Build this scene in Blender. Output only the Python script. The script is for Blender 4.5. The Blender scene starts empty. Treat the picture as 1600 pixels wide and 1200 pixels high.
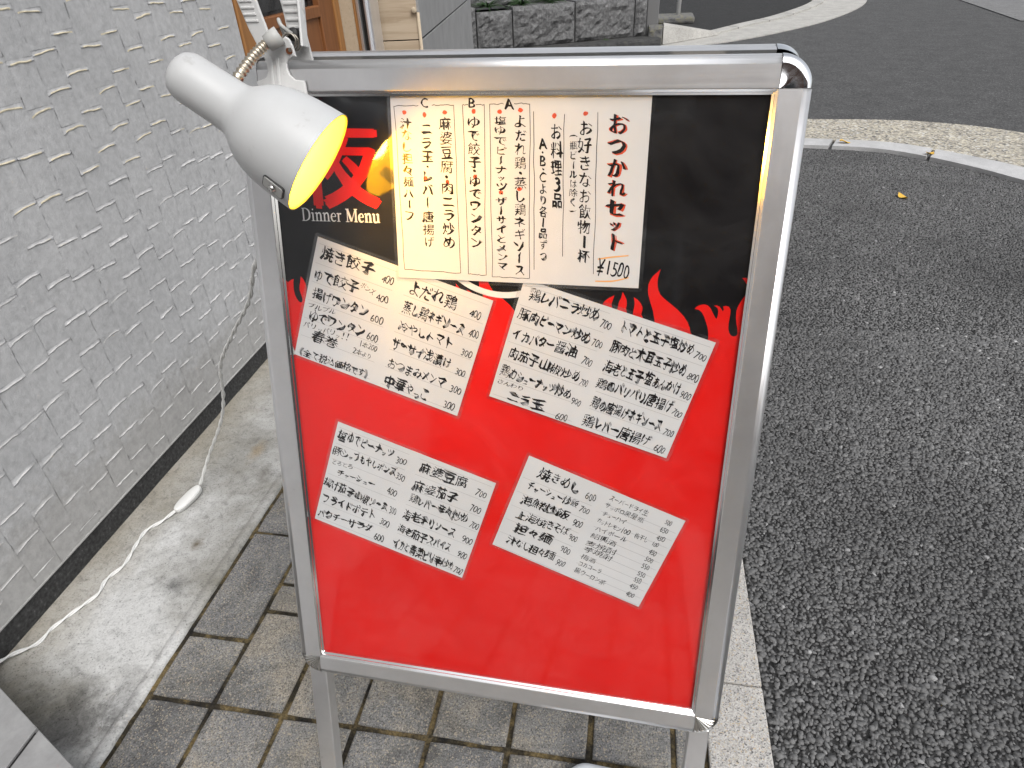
import bpy, bmesh, math, random
import numpy as np
from mathutils import Vector, Matrix, noise

random.seed(7)
rng = np.random.default_rng(11)
R = math.radians

# ------------------------------------------------------------------ camera, sky, sun, exposure
scene = bpy.context.scene
C = scene.collection
cam_d = bpy.data.cameras.new('camera')
cam_d.sensor_width = 36.0
cam_d.lens = 36.0 * 1030.0 / 1600.0
cam_d.clip_start = 0.02
cam_d.clip_end = 400.0
cam = bpy.data.objects.new('camera', cam_d)
C.objects.link(cam)
CAM_Z = 1.2511
cam.matrix_world = Matrix(((0.98543952, -0.06056024, 0.15887546, 0.0),
                           (0.16518415, 0.56241272, -0.81018895, 0.0),
                           (-0.04028835, 0.82463592, 0.56422731, CAM_Z),
                           (0, 0, 0, 1)))
scene.camera = cam

SUN_EL, SUN_AZ = 52.0, 145.0        # azimuth clockwise from +Y: soft light from behind and the right
world = bpy.data.worlds.new('World')
scene.world = world
world.use_nodes = True
wn, wl = world.node_tree.nodes, world.node_tree.links
wn.clear()
wo = wn.new('ShaderNodeOutputWorld')
wb = wn.new('ShaderNodeBackground')
sky = wn.new('ShaderNodeTexSky')
sky.sky_type = 'NISHITA'
sky.sun_disc = False
sky.sun_elevation = R(SUN_EL)
sky.sun_rotation = R(SUN_AZ)
sky.air_density = 1.0
sky.dust_density = 4.0
sky.ozone_density = 1.0
hs = wn.new('ShaderNodeHueSaturation')
hs.inputs['Saturation'].default_value = 0.25      # overcast: thin cloud greys the blue
wb.inputs['Strength'].default_value = 0.15
wl.new(sky.outputs[0], hs.inputs['Color'])
wl.new(hs.outputs[0], wb.inputs['Color'])
wl.new(wb.outputs[0], wo.inputs['Surface'])

sun_d = bpy.data.lights.new('sun', 'SUN')
sun_d.energy = 1.1
sun_d.angle = R(40)
sun_d.color = (1.0, 0.985, 0.965)
sun = bpy.data.objects.new('sun', sun_d)
C.objects.link(sun)
sd = Vector((math.sin(R(SUN_AZ)) * math.cos(R(SUN_EL)), math.cos(R(SUN_AZ)) * math.cos(R(SUN_EL)), math.sin(R(SUN_EL))))
sun.rotation_euler = sd.to_track_quat('Z', 'Y').to_euler()
sun.location = sd * 20

vs = scene.view_settings
vs.view_transform = 'Standard'
vs.look = 'None'
vs.exposure = 0.42
vs.gamma = 1.0
vs.use_curve_mapping = False
scene.cycles.max_bounces = 4
scene.cycles.diffuse_bounces = 2
scene.cycles.glossy_bounces = 3
scene.cycles.transparent_max_bounces = 8
scene.cycles.caustics_reflective = False
scene.cycles.caustics_refractive = False

# ------------------------------------------------------------------ helpers: materials
MATS = {}
def nodes_of(m):
    return m.node_tree.nodes, m.node_tree.links
def mat(name, col=(0.5, 0.5, 0.5), rough=0.6, metal=0.0, spec=0.5):
    m = bpy.data.materials.new(name)
    m.use_nodes = True
    b = m.node_tree.nodes['Principled BSDF']
    b.inputs['Base Color'].default_value = (*col, 1)
    b.inputs['Roughness'].default_value = rough
    b.inputs['Metallic'].default_value = metal
    b.inputs['Specular IOR Level'].default_value = spec
    MATS[name] = m
    return m
def tex(m, kind, scale, detail=4, rough=0.6, coord='Object', distort=0.0, vec=None, rand=False):
    n, l = nodes_of(m)
    if kind == 'noise':
        t = n.new('ShaderNodeTexNoise')
        t.inputs['Scale'].default_value = scale
        t.inputs['Detail'].default_value = detail
        t.inputs['Roughness'].default_value = rough
        t.inputs['Distortion'].default_value = distort
    elif kind == 'voronoi':
        t = n.new('ShaderNodeTexVoronoi')
        t.inputs['Scale'].default_value = scale
    if vec is None:
        c = n.new('ShaderNodeTexCoord') if coord != 'World' else n.new('ShaderNodeNewGeometry')
        vec = c.outputs['Position'] if coord == 'World' else c.outputs[coord]
        if rand:                                       # every copy gets its own stretch of the pattern
            oi = n.new('ShaderNodeObjectInfo')
            ad = n.new('ShaderNodeVectorMath'); ad.operation = 'MULTIPLY_ADD'
            cm = n.new('ShaderNodeCombineXYZ')
            for k in range(3): l.new(oi.outputs['Random'], cm.inputs[k])
            l.new(cm.outputs[0], ad.inputs[0]); ad.inputs[1].default_value = (13.7, 29.1, 7.3)
            l.new(vec, ad.inputs[2]); vec = ad.outputs[0]
    l.new(vec, t.inputs['Vector'])
    return t
def ramp(m, src, stops, interp='LINEAR'):
    n, l = nodes_of(m)
    r = n.new('ShaderNodeValToRGB')
    r.color_ramp.interpolation = interp
    el = r.color_ramp.elements
    while len(el) < len(stops): el.new(0.5)
    for e, (p, c) in zip(el, stops):
        e.position = p
        e.color = (*c, 1) if len(c) == 3 else c
    l.new(src, r.inputs['Fac'])
    return r.outputs['Color']
def mix(m, a, b, fac, mode='MIX'):
    n, l = nodes_of(m)
    x = n.new('ShaderNodeMix'); x.data_type = 'RGBA'; x.blend_type = mode
    for sock, v in ((x.inputs[0], fac), (x.inputs[6], a), (x.inputs[7], b)):
        if isinstance(v, (int, float)): sock.default_value = v
        elif isinstance(v, tuple): sock.default_value = (*v, 1)
        else: l.new(v, sock)
    return x.outputs[2]
def setc(m, out, name='Base Color'):
    m.node_tree.links.new(out, m.node_tree.nodes['Principled BSDF'].inputs[name])
def bump(m, src, strength=0.4, dist=0.002, prev=None):
    n, l = nodes_of(m)
    b = n.new('ShaderNodeBump')
    b.inputs['Strength'].default_value = strength
    b.inputs['Distance'].default_value = dist
    l.new(src, b.inputs['Height'])
    if prev is not None: l.new(prev, b.inputs['Normal'])
    l.new(b.outputs[0], n['Principled BSDF'].inputs['Normal'])
    return b.outputs[0]
def math_n(m, op, a, b):
    n, l = nodes_of(m)
    x = n.new('ShaderNodeMath'); x.operation = op
    for i, v in enumerate((a, b)):
        if isinstance(v, (int, float)): x.inputs[i].default_value = v
        else: l.new(v, x.inputs[i])
    return x.outputs[0]

def g(v): return (v, v, v)

# painted stucco: grey-white paint with dirt, fine grain
def stucco_mat(name, ridge=False):
    m = mat(name, rough=0.85, spec=0.25)
    big = tex(m, 'noise', 3.0, 5, coord='World')
    fine = tex(m, 'noise', 60, 4, coord='World')
    spots = tex(m, 'noise', 35, 4, 0.75, coord='World')
    base = ramp(m, big.outputs['Fac'], [(0.3, (0.44, 0.443, 0.447)), (0.7, (0.52, 0.522, 0.524))])
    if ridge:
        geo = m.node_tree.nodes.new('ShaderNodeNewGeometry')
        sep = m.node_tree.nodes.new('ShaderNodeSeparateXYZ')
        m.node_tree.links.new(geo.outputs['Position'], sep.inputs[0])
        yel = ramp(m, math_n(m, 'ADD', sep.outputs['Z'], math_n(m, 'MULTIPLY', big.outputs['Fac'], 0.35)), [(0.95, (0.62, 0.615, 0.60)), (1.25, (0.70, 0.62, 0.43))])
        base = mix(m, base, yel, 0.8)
    if not ridge:
        geo = m.node_tree.nodes.new('ShaderNodeNewGeometry')
        sep = m.node_tree.nodes.new('ShaderNodeSeparateXYZ')
        m.node_tree.links.new(geo.outputs['Position'], sep.inputs[0])
        splash = ramp(m, math_n(m, 'SUBTRACT', sep.outputs['Z'], math_n(m, 'MULTIPLY', spots.outputs['Fac'], 0.35)), [(0.0, g(0.45)), (0.12, g(0.0))])
        base = mix(m, base, (0.30, 0.285, 0.26), splash)
    dirt = ramp(m, spots.outputs['Fac'], [(0.60, g(0.0)), (0.72, g(1.0))])
    c = mix(m, base, (0.30, 0.30, 0.30), math_n(m, 'MULTIPLY', dirt, 0.3 if not ridge else 0.05))
    c = mix(m, c, ramp(m, fine.outputs['Fac'], [(0.3, g(0.85)), (0.7, g(1.08))]), 1.0, 'MULTIPLY')
    setc(m, c)
    gr = tex(m, 'noise', 420, 2, 0.7, coord='World')
    b1 = bump(m, gr.outputs['Fac'], 0.35, 0.0012)
    bump(m, tex(m, 'noise', 90, 3, 0.7, coord='World').outputs['Fac'], 0.35, 0.003, b1)
    return m
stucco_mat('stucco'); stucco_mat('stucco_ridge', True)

# bitumen plinth
m = mat('plinth', rough=0.9)
t = tex(m, 'noise', 120, 5, coord='World')
setc(m, ramp(m, t.outputs['Fac'], [(0.35, g(0.018)), (0.62, g(0.05)), (0.75, g(0.12))]))
bump(m, t.outputs['Fac'], 0.6, 0.003)

# cast concrete of the gutter: pale, mould-blackened and rust-stained in places
m = mat('gutter', rough=0.9, spec=0.2)
n1 = tex(m, 'noise', 2.2, 6, 0.65, coord='World', distort=0.4)
n2 = tex(m, 'noise', 9, 8, 0.75, coord='World', distort=0.3)
n3 = tex(m, 'noise', 260, 4, 0.6, coord='World')
base = ramp(m, n1.outputs['Fac'], [(0.32, (0.20, 0.19, 0.16)), (0.46, (0.34, 0.335, 0.315)), (0.60, (0.53, 0.53, 0.52))])
geo = m.node_tree.nodes.new('ShaderNodeNewGeometry')
sep = m.node_tree.nodes.new('ShaderNodeSeparateXYZ')
m.node_tree.links.new(geo.outputs['Position'], sep.inputs[0])
wallside = ramp(m, math_n(m, 'ADD', sep.outputs['X'], math_n(m, 'MULTIPLY', n2.outputs['Fac'], 0.16)), [(0.0, g(1.0)), (1.0, g(0.0))])
mr = m.node_tree.nodes.new('ShaderNodeMapRange')
m.node_tree.links.new(math_n(m, 'ADD', sep.outputs['X'], math_n(m, 'MULTIPLY', n2.outputs['Fac'], 0.16)), mr.inputs['Value'])
mr.inputs['From Min'].default_value = -1.2; mr.inputs['From Max'].default_value = -1.05
mr.inputs['To Min'].default_value = 0.75; mr.inputs['To Max'].default_value = 0.0
base = mix(m, base, (0.27, 0.24, 0.18), mr.outputs[0])                       # ochre silt along the wall
def blot(cx, cy, rx, ry, soft):
    v = m.node_tree.nodes.new('ShaderNodeVectorMath'); v.operation = 'SUBTRACT'
    m.node_tree.links.new(geo.outputs['Position'], v.inputs[0]); v.inputs[1].default_value = (cx, cy, 0)
    s = m.node_tree.nodes.new('ShaderNodeVectorMath'); s.operation = 'MULTIPLY'
    m.node_tree.links.new(v.outputs[0], s.inputs[0]); s.inputs[1].default_value = (1 / rx, 1 / ry, 0)
    ln = m.node_tree.nodes.new('ShaderNodeVectorMath'); ln.operation = 'LENGTH'
    m.node_tree.links.new(s.outputs[0], ln.inputs[0])
    d = math_n(m, 'ADD', ln.outputs['Value'], math_n(m, 'MULTIPLY', math_n(m, 'SUBTRACT', n2.outputs['Fac'], 0.5), soft))
    return ramp(m, d, [(0.15, g(1.0)), (0.95, g(0.0))])
base = mix(m, base, (0.055, 0.053, 0.05), math_n(m, 'MULTIPLY', blot(-1.0, 0.53, 0.16, 0.10, 3.4), 0.65))
base = mix(m, base, (0.05, 0.05, 0.048), math_n(m, 'MULTIPLY', blot(-0.95, 0.60, 0.06, 0.10, 3.0), 0.6))
base = mix(m, base, (0.12, 0.12, 0.115), math_n(m, 'MULTIPLY', blot(-1.02, 0.87, 0.05, 0.035, 2.6), 0.8))
base = mix(m, base, (0.11, 0.085, 0.05), math_n(m, 'MULTIPLY', blot(-1.035, 1.0, 0.022, 0.03, 2.4), 0.9))
base = mix(m, base, (0.30, 0.21, 0.10), math_n(m, 'MULTIPLY', blot(-1.06, 1.36, 0.03, 0.06, 2.4), 0.5))
base = mix(m, base, (0.13, 0.12, 0.10), math_n(m, 'MULTIPLY', blot(-0.99, 1.28, 0.04, 0.05, 3.2), 0.6))
speck = ramp(m, n3.outputs['Fac'], [(0.30, g(0.40)), (0.40, g(0.95)), (0.75, g(1.15))])
n4 = tex(m, 'noise', 38, 8, 0.8, coord='World', distort=0.8)
base = mix(m, base, ramp(m, n4.outputs['Fac'], [(0.33, g(0.62)), (0.5, g(1.0)), (0.7, g(1.08))]), 1.0, 'MULTIPLY')
setc(m, mix(m, base, speck, 1.0, 'MULTIPLY'))
b1 = bump(m, n3.outputs['Fac'], 0.3, 0.001)
bump(m, n2.outputs['Fac'], 0.3, 0.004, b1)

# paver: ground grey-tan granular concrete
def paver_mat():
    m = mat('paver', rough=0.92, spec=0.2)
    n1 = tex(m, 'noise', 9, 4, coord='World')
    gr = tex(m, 'noise', 330, 3, 0.8, coord='World')
    gr2 = tex(m, 'voronoi', 420, coord='World')
    oi = m.node_tree.nodes.new('ShaderNodeObjectInfo')
    tone = ramp(m, math_n(m, 'ADD', math_n(m, 'MULTIPLY', n1.outputs['Fac'], 0.9), math_n(m, 'MULTIPLY', oi.outputs['Random'], 0.16)),
                [(0.38, (0.18, 0.18, 0.182)), (0.56, (0.23, 0.226, 0.216)), (0.70, (0.30, 0.275, 0.235))])
    sp = ramp(m, gr.outputs['Fac'], [(0.30, g(0.30)), (0.47, g(0.85)), (0.58, g(1.15)), (0.70, g(2.0))])
    c = mix(m, tone, sp, 0.95, 'MULTIPLY')
    st = tex(m, 'noise', 5.5, 7, 0.72, coord='World', distort=0.7)
    c = mix(m, c, (0.05, 0.048, 0.044), ramp(m, st.outputs['Fac'], [(0.46, g(0.0)), (0.68, g(0.7))]))
    sep2 = m.node_tree.nodes.new('ShaderNodeSeparateColor')
    m.node_tree.links.new(gr2.outputs['Color'], sep2.inputs[0])
    c = mix(m, c, (0.42, 0.36, 0.27), ramp(m, sep2.outputs[0], [(0.84, g(0.0)), (0.92, g(0.6))]))
    c = mix(m, c, (0.05, 0.05, 0.05), ramp(m, sep2.outputs[1], [(0.86, g(0.0)), (0.94, g(0.6))]))
    setc(m, c)
    b1 = bump(m, gr.outputs['Fac'], 0.6, 0.0012)
    bump(m, n1.outputs['Fac'], 0.15, 0.004, b1)
paver_mat()
# sand, moss and dirt in the joints
m = mat('joint_fill', rough=1.0, spec=0.1)
t = tex(m, 'noise', 16, 5, 0.7, coord='World')
t2 = tex(m, 'noise', 240, 4, 0.7, coord='World')
c = ramp(m, t.outputs['Fac'], [(0.36, (0.022, 0.021, 0.02)), (0.48, (0.05, 0.043, 0.03)), (0.58, (0.15, 0.115, 0.06)), (0.70, (0.20, 0.15, 0.07))])
setc(m, mix(m, c, ramp(m, t2.outputs['Fac'], [(0.3, g(0.5)), (0.7, g(1.5))]), 1.0, 'MULTIPLY'))
bump(m, t2.outputs['Fac'], 0.9, 0.004)

def speckle_mat(name, cols, scale, rough=0.9, b=0.4, stain=None):
    m = mat(name, rough=rough, spec=0.25)
    t = tex(m, 'voronoi', scale, coord='World')
    s = m.node_tree.nodes.new('ShaderNodeSeparateColor')
    m.node_tree.links.new(t.outputs['Color'], s.inputs[0])
    c = ramp(m, s.outputs[0], cols)
    n1 = tex(m, 'noise', 5, 5, 0.65, coord='World')
    c = mix(m, c, ramp(m, n1.outputs['Fac'], [(0.3, g(0.78)), (0.7, g(1.08))]), 1.0, 'MULTIPLY')
    if stain:
        c = mix(m, c, stain, ramp(m, tex(m, 'noise', 11, 6, 0.7, coord='World').outputs['Fac'], [(0.6, g(0.0)), (0.75, g(0.4))]))
    setc(m, c)
    bump(m, t.outputs['Distance'], b, 0.003)
    return m
speckle_mat('kerb_stone', [(0.0, (0.12, 0.12, 0.12)), (0.12, (0.33, 0.32, 0.31)), (0.5, (0.47, 0.455, 0.43)), (0.85, (0.56, 0.55, 0.53)), (1.0, (0.45, 0.36, 0.24))], 420, stain=(0.34, 0.28, 0.18))
speckle_mat('far_kerb', [(0.0, g(0.42)), (0.5, g(0.48)), (1.0, g(0.52))], 300, b=0.1)
speckle_mat('old_concrete', [(0.0, g(0.13)), (0.5, g(0.18)), (1.0, g(0.22))], 90, b=0.4)
speckle_mat('exposed_aggregate', [(0.0, (0.10, 0.10, 0.10)), (0.25, (0.30, 0.28, 0.24)), (0.6, (0.42, 0.39, 0.33)), (0.85, (0.52, 0.47, 0.36)), (1.0, (0.6, 0.6, 0.58))], 75, b=1.0)
speckle_mat('asphalt_bed', [(0.0, g(0.012)), (0.6, g(0.03)), (1.0, g(0.06))], 150, b=1.0)
speckle_mat('road_asphalt', [(0.0, g(0.045)), (0.6, g(0.080)), (0.95, g(0.11)), (1.0, g(0.18))], 120, b=0.5, stain=(0.085, 0.08, 0.075))
speckle_mat('pale_concrete', [(0.0, (0.33, 0.32, 0.30)), (0.5, (0.42, 0.41, 0.385)), (1.0, (0.47, 0.46, 0.43))], 160, b=0.2, stain=(0.22, 0.20, 0.14))
# one flake of the open asphalt
m = mat('aggregate', rough=0.6, spec=0.5)
ge = m.node_tree.nodes.new('ShaderNodeNewGeometry')
big = tex(m, 'noise', 1.3, 4, coord='World', distort=0.5)
c = ramp(m, ge.outputs['Random Per Island'], [(0.0, g(0.075)), (0.5, g(0.12)), (0.97, g(0.165)), (0.992, g(0.22)), (1.0, g(0.36))])
setc(m, mix(m, c, ramp(m, big.outputs['Fac'], [(0.32, g(0.74)), (0.66, g(1.25))]), 1.0, 'MULTIPLY'))
setc(m, ramp(m, ge.outputs['Random Per Island'], [(0.0, g(0.45)), (1.0, g(0.85))]), 'Roughness')

# split granite of the retaining wall
m = mat('split_stone', rough=0.95, spec=0.2)
t = tex(m, 'noise', 22, 8, 0.75, coord='World')
setc(m, ramp(m, t.outputs['Fac'], [(0.3, g(0.07)), (0.5, g(0.19)), (0.7, g(0.33))]))
bump(m, t.outputs['Fac'], 1.0, 0.05)
m = mat('mossy_stone', rough=0.95, spec=0.2)
t = tex(m, 'noise', 14, 7, 0.75, coord='World')
setc(m, ramp(m, t.outputs['Fac'], [(0.3, g(0.06)), (0.48, g(0.16)), (0.6, (0.20, 0.19, 0.14)), (0.68, (0.13, 0.15, 0.05)), (0.8, g(0.3))]))
bump(m, t.outputs['Fac'], 0.8, 0.03)
m = mat('dark_stone', rough=0.95, spec=0.2)
t = tex(m, 'noise', 18, 7, 0.75, coord='World')
setc(m, ramp(m, t.outputs['Fac'], [(0.3, g(0.03)), (0.55, g(0.075)), (0.75, (0.09, 0.09, 0.06))]))
bump(m, t.outputs['Fac'], 0.8, 0.03)
m = mat('leaf', (0.05, 0.12, 0.02), 0.5)
m = mat('dark_leaf', (0.02, 0.05, 0.012), 0.5)

# aluminium: drawn profile, fine streaks along the length
def alu(name, col, rough, streak=(3, 900, 900), vary=0.12, metal=0.85):
    m = mat(name, col, rough, metal)
    n, l = nodes_of(m)
    tc = n.new('ShaderNodeTexCoord')
    mp = n.new('ShaderNodeMapping'); mp.inputs['Scale'].default_value = streak
    l.new(tc.outputs['Object'], mp.inputs['Vector'])
    t = tex(m, 'noise', 1.0, 2, vec=mp.outputs[0])
    d = tex(m, 'noise', 14, 6, 0.7)
    rr = math_n(m, 'ADD', math_n(m, 'MULTIPLY', t.outputs['Fac'], vary), math_n(m, 'MULTIPLY', d.outputs['Fac'], vary))
    rr = math_n(m, 'ADD', rr, rough - vary)
    setc(m, rr, 'Roughness')
    setc(m, mix(m, col, ramp(m, d.outputs['Fac'], [(0.27, g(0.66)), (0.34, g(0.93)), (0.7, g(1.02))]), 1.0, 'MULTIPLY'))
    return m
alu('aluminium_h', (0.80, 0.80, 0.805), 0.36, (3, 900, 900))
alu('aluminium_v', (0.80, 0.80, 0.805), 0.36, (900, 3, 900))
alu('aluminium_edge', (0.88, 0.88, 0.88), 0.16, (900, 3, 900), 0.06, 1.0)
m = mat('chrome', (0.86, 0.87, 0.88), 0.07, 1.0)
t = tex(m, 'noise', 40, 6, 0.7)
setc(m, ramp(m, t.outputs['Fac'], [(0.4, g(0.04)), (0.7, g(0.22))]), 'Roughness')
m = mat('cap_metal', (0.62, 0.61, 0.58), 0.25, 1.0)
m = mat('black_rubber', g(0.015), 0.6)
m = mat('dark_gasket', g(0.02), 0.35)
m = mat('poster_black', (0.012, 0.012, 0.013), 0.5, 0, 0.08)
t = tex(m, 'noise', 7, 5)
setc(m, ramp(m, t.outputs['Fac'], [(0.3, (0.005, 0.005, 0.006)), (0.7, (0.010, 0.010, 0.011))]))
m = mat('poster_red', (0.74, 0.012, 0.010), 0.5, 0, 0.08)
t = tex(m, 'noise', 5, 5)
setc(m, ramp(m, t.outputs['Fac'], [(0.3, (0.70, 0.010, 0.008)), (0.7, (0.78, 0.015, 0.012))]))
mat('poster_white', (0.80, 0.79, 0.77), 0.45)
mat('ink', (0.010, 0.009, 0.010), 0.6, 0, 0.08)
mat('rule_line', (0.36, 0.36, 0.37), 0.6)
mat('red_ink', (0.62, 0.07, 0.02), 0.5)
mat('orange_ink', (0.85, 0.42, 0.12), 0.5)
m = mat('paper', (0.80, 0.80, 0.80), 0.75, 0, 0.3)
t = tex(m, 'noise', 6, 4)
setc(m, ramp(m, t.outputs['Fac'], [(0.3, (0.63, 0.635, 0.635)), (0.7, (0.69, 0.695, 0.695))]))

def clear_sheet(name, dust, rough, ior=1.49, wave=0.0, tint=(1, 1, 1)):
    m = bpy.data.materials.new(name); m.use_nodes = True; MATS[name] = m
    n, l = nodes_of(m); n.clear()
    out = n.new('ShaderNodeOutputMaterial')
    tr = n.new('ShaderNodeBsdfTransparent'); tr.inputs['Color'].default_value = (*tint, 1)
    gl = n.new('ShaderNodeBsdfGlossy'); gl.inputs['Roughness'].default_value = rough
    fr = n.new('ShaderNodeFresnel')
    ge = n.new('ShaderNodeNewGeometry'); mr_ = n.new('ShaderNodeMapRange')      # same reflectance seen from either side of the thin sheet
    mr_.inputs['To Min'].default_value = ior; mr_.inputs['To Max'].default_value = 1.0 / ior
    l.new(ge.outputs['Backfacing'], mr_.inputs['Value']); l.new(mr_.outputs[0], fr.inputs['IOR'])
    df = n.new('ShaderNodeBsdfDiffuse'); df.inputs['Color'].default_value = (0.8, 0.8, 0.8, 1)
    m1 = n.new('ShaderNodeMixShader'); m2 = n.new('ShaderNodeMixShader')
    tc = n.new('ShaderNodeTexCoord')
    t = n.new('ShaderNodeTexNoise'); t.inputs['Scale'].default_value = 6; t.inputs['Detail'].default_value = 8; t.inputs['Roughness'].default_value = 0.75; t.inputs['Distortion'].default_value = 1.2
    l.new(tc.outputs['Object'], t.inputs['Vector'])
    rp = n.new('ShaderNodeMapRange'); rp.inputs['From Min'].default_value = 0.42; rp.inputs['From Max'].default_value = 0.75
    l.new(t.outputs['Fac'], rp.inputs['Value'])
    mu = n.new('ShaderNodeMath'); mu.operation = 'MULTIPLY'; mu.inputs[1].default_value = dust * 4
    l.new(rp.outputs[0], mu.inputs[0])
    l.new(mu.outputs[0], m1.inputs[0]); l.new(tr.outputs[0], m1.inputs[1]); l.new(df.outputs[0], m1.inputs[2])
    l.new(fr.outputs[0], m2.inputs[0]); l.new(m1.outputs[0], m2.inputs[1]); l.new(gl.outputs[0], m2.inputs[2])
    l.new(m2.outputs[0], out.inputs[0])
    if wave:
        t2 = n.new('ShaderNodeTexNoise'); t2.inputs['Scale'].default_value = 3.5; t2.inputs['Detail'].default_value = 1
        l.new(tc.outputs['Object'], t2.inputs['Vector'])
        b = n.new('ShaderNodeBump'); b.inputs['Strength'].default_value = wave; b.inputs['Distance'].default_value = 0.01
        l.new(t2.outputs['Fac'], b.inputs['Height'])
        l.new(b.outputs[0], gl.inputs['Normal'])
    return m
clear_sheet('acrylic', 0.006, 0.07, 1.72, 0.05)
clear_sheet('laminate', 0.02, 0.05, 1.5)
clear_sheet('window_glass', 0.02, 0.0, 1.6, 0.0, (0.25, 0.25, 0.25))

m = mat('lamp_plastic', (0.50, 0.51, 0.51), 0.38)
t = tex(m, 'noise', 25, 6, 0.7)
setc(m, ramp(m, t.outputs['Fac'], [(0.27, (0.40, 0.40, 0.39)), (0.38, (0.50, 0.505, 0.505)), (0.8, (0.53, 0.54, 0.54))]))
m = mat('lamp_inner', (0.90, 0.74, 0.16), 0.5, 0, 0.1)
m = mat('switch_grey', (0.45, 0.45, 0.43), 0.5)
m = mat('clip_plastic', (0.66, 0.66, 0.65), 0.5)
t = tex(m, 'noise', 40, 6, 0.7)
setc(m, ramp(m, t.outputs['Fac'], [(0.28, (0.42, 0.41, 0.39)), (0.42, (0.64, 0.64, 0.63)), (0.8, (0.70, 0.70, 0.69))]))
m = mat('gooseneck', (0.62, 0.55, 0.44), 0.3, 1.0)
m = mat('rust', (0.16, 0.05, 0.015), 0.8)
m = mat('screw', (0.35, 0.32, 0.28), 0.4, 1.0)
m = mat('cord_white', (0.74, 0.74, 0.72), 0.45)
m = mat('bulb', (1, 1, 1), 0.5)
m.node_tree.nodes['Principled BSDF'].inputs['Emission Color'].default_value = (1.0, 0.56, 0.09, 1)
m.node_tree.nodes['Principled BSDF'].inputs['Emission Strength'].default_value = 135.0

def wood(name, a, b):
    m = mat(name, rough=0.5)
    n, l = nodes_of(m)
    tc = n.new('ShaderNodeTexCoord'); mp = n.new('ShaderNodeMapping'); mp.inputs['Scale'].default_value = (40, 40, 2.5)
    l.new(tc.outputs['Object'], mp.inputs['Vector'])
    t = tex(m, 'noise', 1.0, 5, 0.6, vec=mp.outputs[0], distort=0.6)
    setc(m, ramp(m, t.outputs['Fac'], [(0.3, a), (0.7, b)]))
    return m
wood('door_wood', (0.17, 0.062, 0.020), (0.24, 0.095, 0.032))
wood('frame_wood', (0.27, 0.12, 0.035), (0.36, 0.17, 0.055))
mat('cream_render', (0.62, 0.52, 0.38), 0.8)
t = tex(MATS['cream_render'], 'noise', 60, 6, 0.75, coord='World')
setc(MATS['cream_render'], ramp(MATS['cream_render'], t.outputs['Fac'], [(0.3, (0.28, 0.22, 0.15)), (0.38, (0.44, 0.36, 0.26)), (0.7, (0.50, 0.42, 0.31))]))
def travertine(name, a, b, c):
    m = mat(name, rough=0.6)
    n, l = nodes_of(m)
    tc = n.new('ShaderNodeTexCoord'); mp = n.new('ShaderNodeMapping'); mp.inputs['Scale'].default_value = (2, 2, 22)
    l.new(tc.outputs['Object'], mp.inputs['Vector'])
    t = tex(m, 'noise', 1.6, 6, 0.65, vec=mp.outputs[0], distort=0.5)
    setc(m, ramp(m, t.outputs['Fac'], [(0.25, a), (0.5, b), (0.75, c)]))
    return m
travertine('beige_stone', (0.36, 0.27, 0.18), (0.50, 0.40, 0.29), (0.57, 0.47, 0.35))
m = mat('grey_tile', rough=0.5)
t = tex(m, 'noise', 7, 6, 0.6, coord='World')
setc(m, ramp(m, t.outputs['Fac'], [(0.3, g(0.24)), (0.7, g(0.32))]))
m = mat('step_tile', rough=0.6)
t = tex(m, 'noise', 30, 6, 0.65, coord='World')
setc(m, ramp(m, t.outputs['Fac'], [(0.3, g(0.24)), (0.7, g(0.33))]))
bump(m, t.outputs['Fac'], 0.25, 0.003)
mat('joint_black', g(0.012), 0.9)
mat('white_paint', g(0.72), 0.5)
mat('concrete_post', g(0.16), 0.9)
mat('yellow_leaf', (0.62, 0.38, 0.05), 0.6)
m = mat('brick_far', rough=0.9)
t = tex(m, 'noise', 3, 5, coord='World')
setc(m, ramp(m, t.outputs['Fac'], [(0.3, (0.09, 0.045, 0.032)), (0.7, (0.13, 0.065, 0.045))]))
mat('iron', g(0.09), 0.6, 0.7)
mat('weight_plastic', (0.60, 0.63, 0.67), 0.35)

# ------------------------------------------------------------------ helpers: meshes and objects
WORLD = {}
def link(o, M=None, parent=None):
    C.objects.link(o)
    M = M if M is not None else Matrix.Identity(4)
    WORLD[o.name] = M
    if parent is not None:
        o.parent = parent
        o.matrix_basis = WORLD[parent.name].inverted() @ M
    else:
        o.matrix_basis = M
    return o
def tag(o, label=None, cat=None, group=None, kind=None):
    if label: o['label'] = label
    if cat: o['category'] = cat
    if group: o['group'] = group
    if kind: o['kind'] = kind
    return o
def empty(name, loc, rz=0.0):
    o = bpy.data.objects.new(name, None)
    o.empty_display_size = 0.1
    return link(o, Matrix.Translation(loc) @ Matrix.Rotation(rz, 4, 'Z'))
def me(name, verts, faces, mats, idx=None, smooth=False):
    m_ = bpy.data.meshes.new(name)
    m_.from_pydata([tuple(v) for v in verts], [], faces)
    for k in (mats if isinstance(mats, (list, tuple)) else [mats]): m_.materials.append(MATS[k])
    if idx is not None: m_.polygons.foreach_set('material_index', idx)
    if smooth: m_.polygons.foreach_set('use_smooth', [True] * len(m_.polygons))
    m_.update()
    return m_
def obj(name, mesh, parent=None, M=None):
    return link(bpy.data.objects.new(name, mesh), M, parent)
def bm_done(bm, name, mats, smooth=False, normals=True):
    if normals: bmesh.ops.recalc_face_normals(bm, faces=bm.faces)
    m_ = bpy.data.meshes.new(name)
    bm.to_mesh(m_); bm.free()
    for k in (mats if isinstance(mats, (list, tuple)) else [mats]): m_.materials.append(MATS[k])
    if smooth: m_.polygons.foreach_set('use_smooth', [True] * len(m_.polygons))
    return m_
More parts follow.
